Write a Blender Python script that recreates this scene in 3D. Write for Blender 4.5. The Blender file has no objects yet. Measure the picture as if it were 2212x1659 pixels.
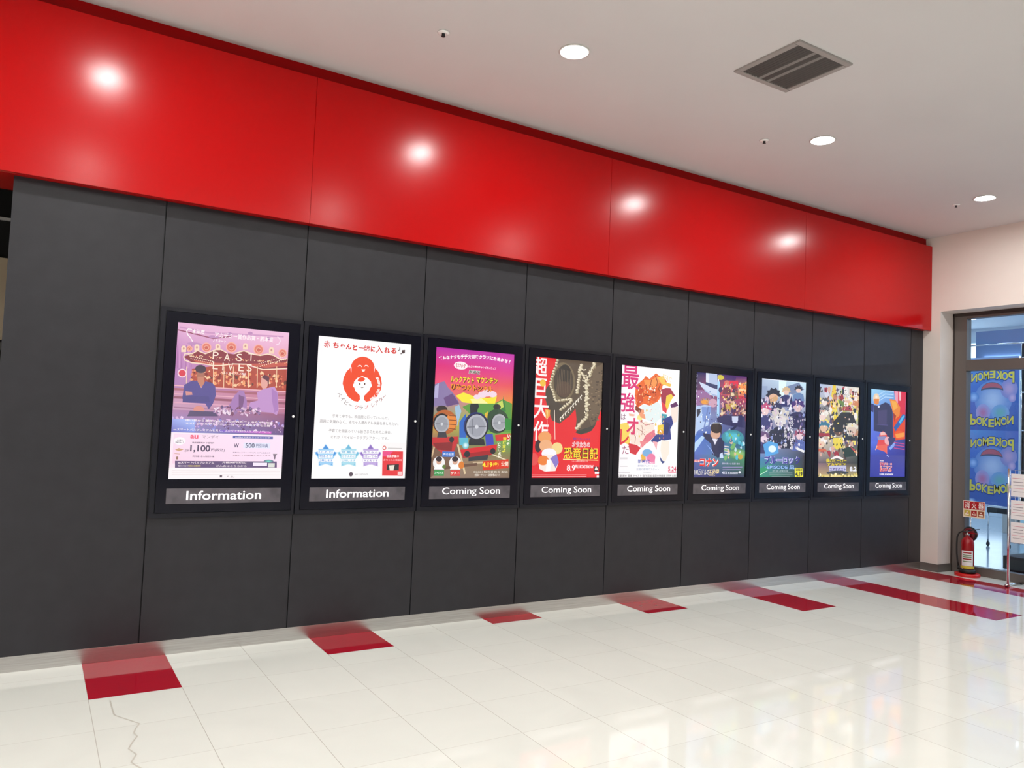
import bpy, bmesh, json, math, random
from mathutils import Vector, Matrix
from mathutils.geometry import tessellate_polygon

sc = bpy.context.scene
C = sc.collection
S = 0.9                       # one wall panel is 0.9 m wide
ZF = 0.3207                   # floor below the datum, in panels
def U(x, y, z=-ZF): return Vector((x * S, y * S, (z + ZF) * S))

# ------------------------------------------------------------------ camera
cam_d = bpy.data.cameras.new('camera'); cam = bpy.data.objects.new('camera', cam_d); C.objects.link(cam)
cam_d.sensor_width = 36.0; cam_d.lens = 36.0 * 1663.34 / 2212.0; cam_d.clip_start = 0.05; cam_d.clip_end = 200
yaw, pitch, roll = 0.5534, 0.0506, 0.0410
fw = Vector((math.sin(yaw), math.cos(yaw), 0)); rt = Vector((math.cos(yaw), -math.sin(yaw), 0)); up = Vector((0, 0, 1))
fw, up = fw * math.cos(pitch) + up * math.sin(pitch), up * math.cos(pitch) - fw * math.sin(pitch)
rt, up = rt * math.cos(roll) + up * math.sin(roll), up * math.cos(roll) - rt * math.sin(roll)
M = Matrix((rt, up, -fw)).transposed().to_4x4(); M.translation = U(-0.6976, -5.8036, 1.3685)
cam.matrix_world = M
sc.camera = cam

# ------------------------------------------------------------------ colour management, sky
sc.view_settings.view_transform = 'Standard'; sc.view_settings.look = 'None'
sc.view_settings.gamma = 1.0; sc.view_settings.use_curve_mapping = False
sc.view_settings.exposure = 0.0
sc.cycles.use_denoising = True
sc.cycles.max_bounces = 8; sc.cycles.diffuse_bounces = 4; sc.cycles.glossy_bounces = 4; sc.cycles.transparent_max_bounces = 12
sc.cycles.sample_clamp_indirect = 6.0
w = bpy.data.worlds.new('sky'); sc.world = w; w.use_nodes = True
w.node_tree.nodes['Background'].inputs[0].default_value = (0.80, 0.91, 1.0, 1); w.node_tree.nodes['Background'].inputs[1].default_value = 2.2
DOWNLIGHT = 352.0             # radiance of the ceiling downlights
HALL_FILL = 16.0              # radiance of the unseen fill panels added to brighten the hall
SHOP_LAMP = 15.0               # radiance of the shop's ceiling panels

# ------------------------------------------------------------------ helpers
def lin(c): return c / 12.92 if c <= 0.04045 else ((c + 0.055) / 1.055) ** 2.4
def hx(s): return tuple(lin(int(s[i:i + 2], 16) / 255) for i in (0, 2, 4))

def mat(name, col, rough=0.5, metal=0.0, spec=0.5, emit=None, es=0.0, noise=None, bump=None):
    m = bpy.data.materials.new(name); m.use_nodes = True
    nt = m.node_tree; b = nt.nodes['Principled BSDF']
    b.inputs['Base Color'].default_value = (*col, 1); b.inputs['Roughness'].default_value = rough
    b.inputs['Metallic'].default_value = metal; b.inputs['Specular IOR Level'].default_value = spec
    if emit: b.inputs['Emission Color'].default_value = (*emit, 1); b.inputs['Emission Strength'].default_value = es
    if noise or bump:
        tc = nt.nodes.new('ShaderNodeTexCoord'); mp = nt.nodes.new('ShaderNodeMapping'); nz = nt.nodes.new('ShaderNodeTexNoise')
        nt.links.new(tc.outputs['Object'], mp.inputs[0]); nt.links.new(mp.outputs[0], nz.inputs['Vector'])
        sx = (noise or bump)[0]; mp.inputs['Scale'].default_value = sx; nz.inputs['Scale'].default_value = 1.0; nz.inputs['Detail'].default_value = 5
        if noise:
            rp = nt.nodes.new('ShaderNodeMapRange'); rp.inputs['From Min'].default_value = 0.3; rp.inputs['From Max'].default_value = 0.7
            rp.inputs['To Min'].default_value = 1 - noise[1]; rp.inputs['To Max'].default_value = 1 + noise[1]
            mx = nt.nodes.new('ShaderNodeMix'); mx.data_type = 'RGBA'; mx.blend_type = 'MULTIPLY'; mx.inputs['Factor'].default_value = 1
            mx.inputs[6].default_value = (*col, 1)
            nt.links.new(nz.outputs['Fac'], rp.inputs['Value']); nt.links.new(rp.outputs[0], mx.inputs[7]); nt.links.new(mx.outputs[2], b.inputs['Base Color'])
        if bump:
            bp = nt.nodes.new('ShaderNodeBump'); bp.inputs['Strength'].default_value = bump[1]; bp.inputs['Distance'].default_value = 0.002
            nt.links.new(nz.outputs['Fac'], bp.inputs['Height']); nt.links.new(bp.outputs[0], b.inputs['Normal'])
    return m

def glass(name, tint=(1, 1, 1), ior=1.45):
    m = bpy.data.materials.new(name); m.use_nodes = True; nt = m.node_tree; nt.nodes.clear()
    o = nt.nodes.new('ShaderNodeOutputMaterial'); mx = nt.nodes.new('ShaderNodeMixShader'); t = nt.nodes.new('ShaderNodeBsdfTransparent')
    g = nt.nodes.new('ShaderNodeBsdfGlossy'); f = nt.nodes.new('ShaderNodeFresnel')
    t.inputs[0].default_value = (*tint, 1); g.inputs['Roughness'].default_value = 0.02; f.inputs[0].default_value = ior
    ge = nt.nodes.new('ShaderNodeNewGeometry'); sb = nt.nodes.new('ShaderNodeMath'); sb.operation = 'SUBTRACT'; sb.inputs[0].default_value = 1.0; sb.use_clamp = True
    ml = nt.nodes.new('ShaderNodeMath'); ml.operation = 'MULTIPLY'; nt.links.new(ge.outputs['Backfacing'], sb.inputs[1]); nt.links.new(sb.outputs[0], ml.inputs[0]); nt.links.new(f.outputs[0], ml.inputs[1])
    nt.links.new(ml.outputs[0], mx.inputs[0]); nt.links.new(t.outputs[0], mx.inputs[1]); nt.links.new(g.outputs[0], mx.inputs[2]); nt.links.new(mx.outputs[0], o.inputs[0])
    return m

class MB:
    """collects shapes (metres) and links them as ONE mesh object"""
    def __init__(s): s.v = []; s.f = []; s.mi = []; s.smooth = []
    def add(s, vs, fs, mi=0, smooth=False):
        o = len(s.v); s.v += [tuple(v) for v in vs]; s.f += [tuple(i + o for i in f) for f in fs]; s.mi += [mi] * len(fs); s.smooth += [smooth] * len(fs); return s
    def box(s, a, b, mi=0, bev=0.0):
        x0, y0, z0 = (min(a[i], b[i]) for i in range(3)); x1, y1, z1 = (max(a[i], b[i]) for i in range(3))
        if bev <= 0:
            return s.add([(x0, y0, z0), (x1, y0, z0), (x1, y1, z0), (x0, y1, z0), (x0, y0, z1), (x1, y0, z1), (x1, y1, z1), (x0, y1, z1)],
                  [(3, 2, 1, 0), (4, 5, 6, 7), (0, 1, 5, 4), (1, 2, 6, 5), (2, 3, 7, 6), (3, 0, 4, 7)], mi)
        bm = bmesh.new(); bmesh.ops.create_cube(bm, size=1)
        for v in bm.verts: v.co = Vector(((x0 + x1) / 2 + v.co.x * (x1 - x0), (y0 + y1) / 2 + v.co.y * (y1 - y0), (z0 + z1) / 2 + v.co.z * (z1 - z0)))
        bmesh.ops.bevel(bm, geom=bm.edges[:], offset=bev, segments=2, affect='EDGES')
        bm.verts.index_update(); s.add([v.co for v in bm.verts], [[v.index for v in f.verts] for f in bm.faces], mi); bm.free(); return s
    def lathe(s, prof, c=(0, 0, 0), n=32, mi=0, axis='z', smooth=True):
        """prof: list of (radius, height)"""
        vs = []; fs = []
        for r, h in prof:
            for k in range(n):
                a = 2 * math.pi * k / n; p = (r * math.cos(a), r * math.sin(a), h)
                if axis == 'x': p = (p[2], p[0], p[1])
                if axis == 'y': p = (p[1], p[2], p[0])
                vs.append((c[0] + p[0], c[1] + p[1], c[2] + p[2]))
        for i in range(len(prof) - 1):
            for k in range(n): fs.append((i * n + k, i * n + (k + 1) % n, (i + 1) * n + (k + 1) % n, (i + 1) * n + k))
        fs.append(tuple(reversed(range(n)))); fs.append(tuple(range((len(prof) - 1) * n, len(prof) * n)))
        return s.add(vs, fs, mi, smooth)
    def tube(s, pts, r, n=10, mi=0):
        pts = [Vector(p) for p in pts]; vs = []; fs = []
        t0 = (pts[1] - pts[0]).normalized(); ref = Vector((0, 0, 1)) if abs(t0.z) < 0.9 else Vector((1, 0, 0)); a = t0.cross(ref).normalized()
        for i, p in enumerate(pts):
            t = (pts[min(i + 1, len(pts) - 1)] - pts[max(i - 1, 0)]).normalized(); a = (a - t * a.dot(t)).normalized(); b = t.cross(a)
            for k in range(n): q = 2 * math.pi * k / n; vs.append(p + (a * math.cos(q) + b * math.sin(q)) * r)
        for i in range(len(pts) - 1):
            for k in range(n): fs.append((i * n + k, i * n + (k + 1) % n, (i + 1) * n + (k + 1) % n, (i + 1) * n + k))
        fs.append(tuple(reversed(range(n)))); fs.append(tuple(range((len(pts) - 1) * n, len(pts) * n)))
        return s.add(vs, fs, mi, True)
    def holed(s, x0, x1, z0, z1, y0, y1, holes, mi=0):
        """a slab in the XZ plane from y0 (front) to y1 (back) with rectangular holes, built from a grid of cells"""
        xs = sorted({x0, x1, *[h[0] for h in holes], *[h[1] for h in holes]}); zs = sorted({z0, z1, *[h[2] for h in holes], *[h[3] for h in holes]})
        def solid(i, k):
            if i < 0 or k < 0 or i >= len(xs) - 1 or k >= len(zs) - 1: return False
            cx, cz = (xs[i] + xs[i + 1]) / 2, (zs[k] + zs[k + 1]) / 2
            return not any(h[0] < cx < h[1] and h[2] < cz < h[3] for h in holes)
        for i in range(len(xs) - 1):
            for k in range(len(zs) - 1):
                if not solid(i, k): continue
                a, b, c, d = xs[i], xs[i + 1], zs[k], zs[k + 1]
                s.add([(a, y0, c), (b, y0, c), (b, y0, d), (a, y0, d)], [(0, 1, 2, 3)], mi); s.add([(a, y1, c), (b, y1, c), (b, y1, d), (a, y1, d)], [(3, 2, 1, 0)], mi)
                for (di, dk, p, q) in ((-1, 0, (a, c), (a, d)), (1, 0, (b, d), (b, c)), (0, -1, (b, c), (a, c)), (0, 1, (a, d), (b, d))):
                    if not solid(i + di, k + dk): s.add([(p[0], y0, p[1]), (q[0], y0, q[1]), (q[0], y1, q[1]), (p[0], y1, p[1])], [(0, 1, 2, 3)], mi)
        return s
    def mesh(s, name, mats):
        me = bpy.data.meshes.new(name); me.from_pydata(s.v, [], s.f)
        for m in (mats if isinstance(mats, (list, tuple)) else [mats]): me.materials.append(m)
        me.polygons.foreach_set('material_index', s.mi); me.polygons.foreach_set('use_smooth', s.smooth)
        bm = bmesh.new(); bm.from_mesh(me); bmesh.ops.remove_doubles(bm, verts=bm.verts[:], dist=1e-7); bm.to_mesh(me); bm.free(); me.update(); return me
    def build(s, name, mats, parent=None):
        return link(name, s.mesh(name, mats), parent)

def link(name, me, parent=None):
    o = bpy.data.objects.new(name, me); C.objects.link(o)
    if parent: o.parent = parent
    return o
def tag(o, label, cat, group=None, kind=None):
    o['label'] = label; o['category'] = cat
    if group: o['group'] = group
    if kind: o['kind'] = kind
    return o
def thing(name, label, cat, loc=(0, 0, 0), rz=0.0, group=None):
    o = bpy.data.objects.new(name, None); C.objects.link(o); o.location = loc; o.rotation_euler = (0, 0, rz); o.empty_display_size = 0.1
    return tag(o, label, cat, group)
def struct(o, label, cat): return tag(o, label, cat, kind='structure')
def dup(o, parent=None):
    c = o.copy(); C.objects.link(c)
    if parent: c.parent = parent
    for k in [x for x in C.objects if x.parent == o]: dup(k, c)
    return c

# ------------------------------------------------------------------ lettering: text turned into plain mesh data, cached
_tx = {}
def text_mesh(body, bold=0.0):
    """-> (vertices centred in a unit box, triangles/polygons, aspect)"""
    k = (body, bold); dense = bold < 0.06 and any('\u4e00' <= q <= '\u9fff' for q in body)
    if k not in _tx:
        cu = bpy.data.curves.new('lettering', 'FONT'); cu.body = body; cu.offset = min(bold, 0.015) if dense else bold; cu.resolution_u = 3; cu.fill_mode = 'FRONT'
        o = bpy.data.objects.new('lettering', cu); C.objects.link(o); bpy.context.view_layer.update()
        me = bpy.data.meshes.new_from_object(o.evaluated_get(bpy.context.evaluated_depsgraph_get()))
        vs = [v.co.copy() for v in me.vertices]; fs = [tuple(p.vertices) for p in me.polygons]
        bpy.data.objects.remove(o); bpy.data.curves.remove(cu); bpy.data.meshes.remove(me)
        x0 = min(v.x for v in vs); x1 = max(v.x for v in vs); y0 = min(v.y for v in vs); y1 = max(v.y for v in vs)
        _tx[k] = ([((v.x - (x0 + x1) / 2) / max(x1 - x0, 1e-6), (v.y - (y0 + y1) / 2) / max(y1 - y0, 1e-6)) for v in vs], fs, (x1 - x0) / max(y1 - y0, 1e-6))
    return _tx[k]

class Print:
    """flat printed artwork: coloured shapes on a sheet w x h (metres); sheet lies in XZ, printed side towards -Y"""
    def __init__(s, w, h): s.w, s.h = w, h; s.v = []; s.f = []; s.c = []; s.d = 0.0
    def put(s, pts, faces, cols, step=1.6e-5):
        s.d += step; o = len(s.v)
        s.v += [((u - 0.5) * s.w, -s.d, (0.5 - v) * s.h) for u, v in pts]; s.f += [tuple(i + o for i in f) for f in faces]
        s.c += cols if isinstance(cols, list) else [cols] * len(pts)
    def clip(s, pts): return [(min(max(u, 0), 1), min(max(v, 0), 1)) for u, v in pts]
    def poly(s, col, pts, step=1.6e-5):
        pts = s.clip(pts); tri = tessellate_polygon([[Vector((u, v, 0)) for u, v in pts]]); s.put(pts, tri, col, step)
    def run(s, ops, wash=None, amount=0.0):
        """wash: a colour every ink is mixed towards by amount"""
        k = s.w / s.h
        def hx(c): return tuple(lin(int(c[i:i + 2], 16) / 255 * (1 - amount) + (int(wash[i:i + 2], 16) / 255 * amount if wash else 0)) for i in (0, 2, 4))
        for o in ops:
            t = o[0]
            if t == 'g':
                cs = [hx(c) for c in o[1].split()]; cs = cs * 4 if len(cs) == 1 else cs; x0, y0, x1, y1 = o[2:6]; n = 4; pts = []; cols = []
                for j in range(n + 1):
                    for i in range(n + 1):
                        a, b = i / n, j / n; pts.append((x0 + (x1 - x0) * a, y0 + (y1 - y0) * b))
                        cols.append(tuple((cs[0][q] * (1 - a) + cs[1][q] * a) * (1 - b) + (cs[3][q] * (1 - a) + cs[2][q] * a) * b for q in range(3)))
                s.put(s.clip(pts), [(j * 5 + i, j * 5 + i + 1, j * 5 + i + 6, j * 5 + i + 5) for j in range(n) for i in range(n)], cols)
            elif t == 'p': s.poly(hx(o[1]), o[2])
            elif t == 'e':
                x, y, rx, ry, rot = o[2:7]; a = math.radians(rot); pts = []
                for i in range(20):
                    q = 2 * math.pi * i / 20; dx, dy = rx * math.cos(q), ry / k * math.sin(q)
                    pts.append((x + dx * math.cos(a) - dy * math.sin(a), y + (dx * math.sin(a) + dy * math.cos(a)) * k))
                s.put(s.clip(pts), [tuple(range(20))], hx(o[1]))
            elif t == 'r':
                x, y, rx, ry = o[3:7]; a, b = hx(o[1]), hx(o[2]); n = 20; pts = [(x, y)]; cols = [a]; fs = []
                for ring in range(1, 5):
                    f = ring / 4; g = f * f * (3 - 2 * f)
                    for i in range(n): q = 2 * math.pi * i / n; pts.append((x + rx * f * math.cos(q), y + ry * f * math.sin(q))); cols.append(tuple(a[j] * (1 - g) + b[j] * g for j in range(3)))
                for i in range(n): fs.append((0, 1 + i, 1 + (i + 1) % n))
                for ring in range(3):
                    for i in range(n): fs.append((1 + ring * n + i, 1 + (ring + 1) * n + i, 1 + (ring + 1) * n + (i + 1) % n, 1 + ring * n + (i + 1) % n))
                s.put(s.clip(pts), fs, cols)
            elif t == 'l':
                wd = o[2] / 2; P = [Vector((u, v / k)) for u, v in o[3]]; pts = []
                for i, p in enumerate(P):
                    d = (P[min(i + 1, len(P) - 1)] - P[max(i - 1, 0)]); d = d.normalized() if d.length > 0 else Vector((1, 0)); nrm = Vector((-d.y, d.x)) * wd
                    pts += [((p + nrm).x, (p + nrm).y * k), ((p - nrm).x, (p - nrm).y * k)]
                s.put(s.clip(pts), [(2 * i, 2 * i + 1, 2 * i + 3, 2 * i + 2) for i in range(len(P) - 1)], hx(o[1]))
            elif t == 't':
                col, body, x, y, bw, bh, rot, bold = o[1:9]; vs, fs, asp = text_mesh(body, bold)
                if len(body) == 1 and asp > 3: bh = bw / asp * k
                elif len(body) == 1 and asp < 0.3: bw = bh / k * asp
                rot = 0 if abs(rot) <= 6 else math.radians(rot); pts = []
                for a, b in vs:
                    dx, dy = a * bw, b * bh / k; pts.append((x + dx * math.cos(rot) - dy * math.sin(rot), y - (dx * math.sin(rot) + dy * math.cos(rot)) * k))
                s.put(s.clip(pts), fs, hx(col))
            elif t == 'n':
                r = random.Random(o[1]); pal = [hx(c) for c in o[3].split()]; x0, y0, x1, y1, a, b = o[4:10]
                for _ in range(o[2]):
                    x, y, q = r.uniform(x0, x1), r.uniform(y0, y1), r.uniform(a, b) * 0.6; m = r.randint(4, 6); t0 = r.uniform(0, 6)
                    s.poly(r.choice(pal), [(x + q * r.uniform(.5, 1.2) * math.cos(t0 + 6.283 * i / m), y + q * k * r.uniform(.5, 1.4) * math.sin(t0 + 6.283 * i / m)) for i in range(m)], 8e-6)
        return s
    def mesh(s, name, m):
        me = bpy.data.meshes.new(name); me.from_pydata(s.v, [], s.f); at = me.color_attributes.new('ink', 'FLOAT_COLOR', 'POINT')
        at.data.foreach_set('color', [q for c in s.c for q in (*c, 1.0)]); me.materials.append(m)
        bm = bmesh.new(); bm.from_mesh(me)
        for f in bm.faces:
            if f.normal.y > 0: f.normal_flip()
        bm.to_mesh(me); bm.free(); me.update(); return me

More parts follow.
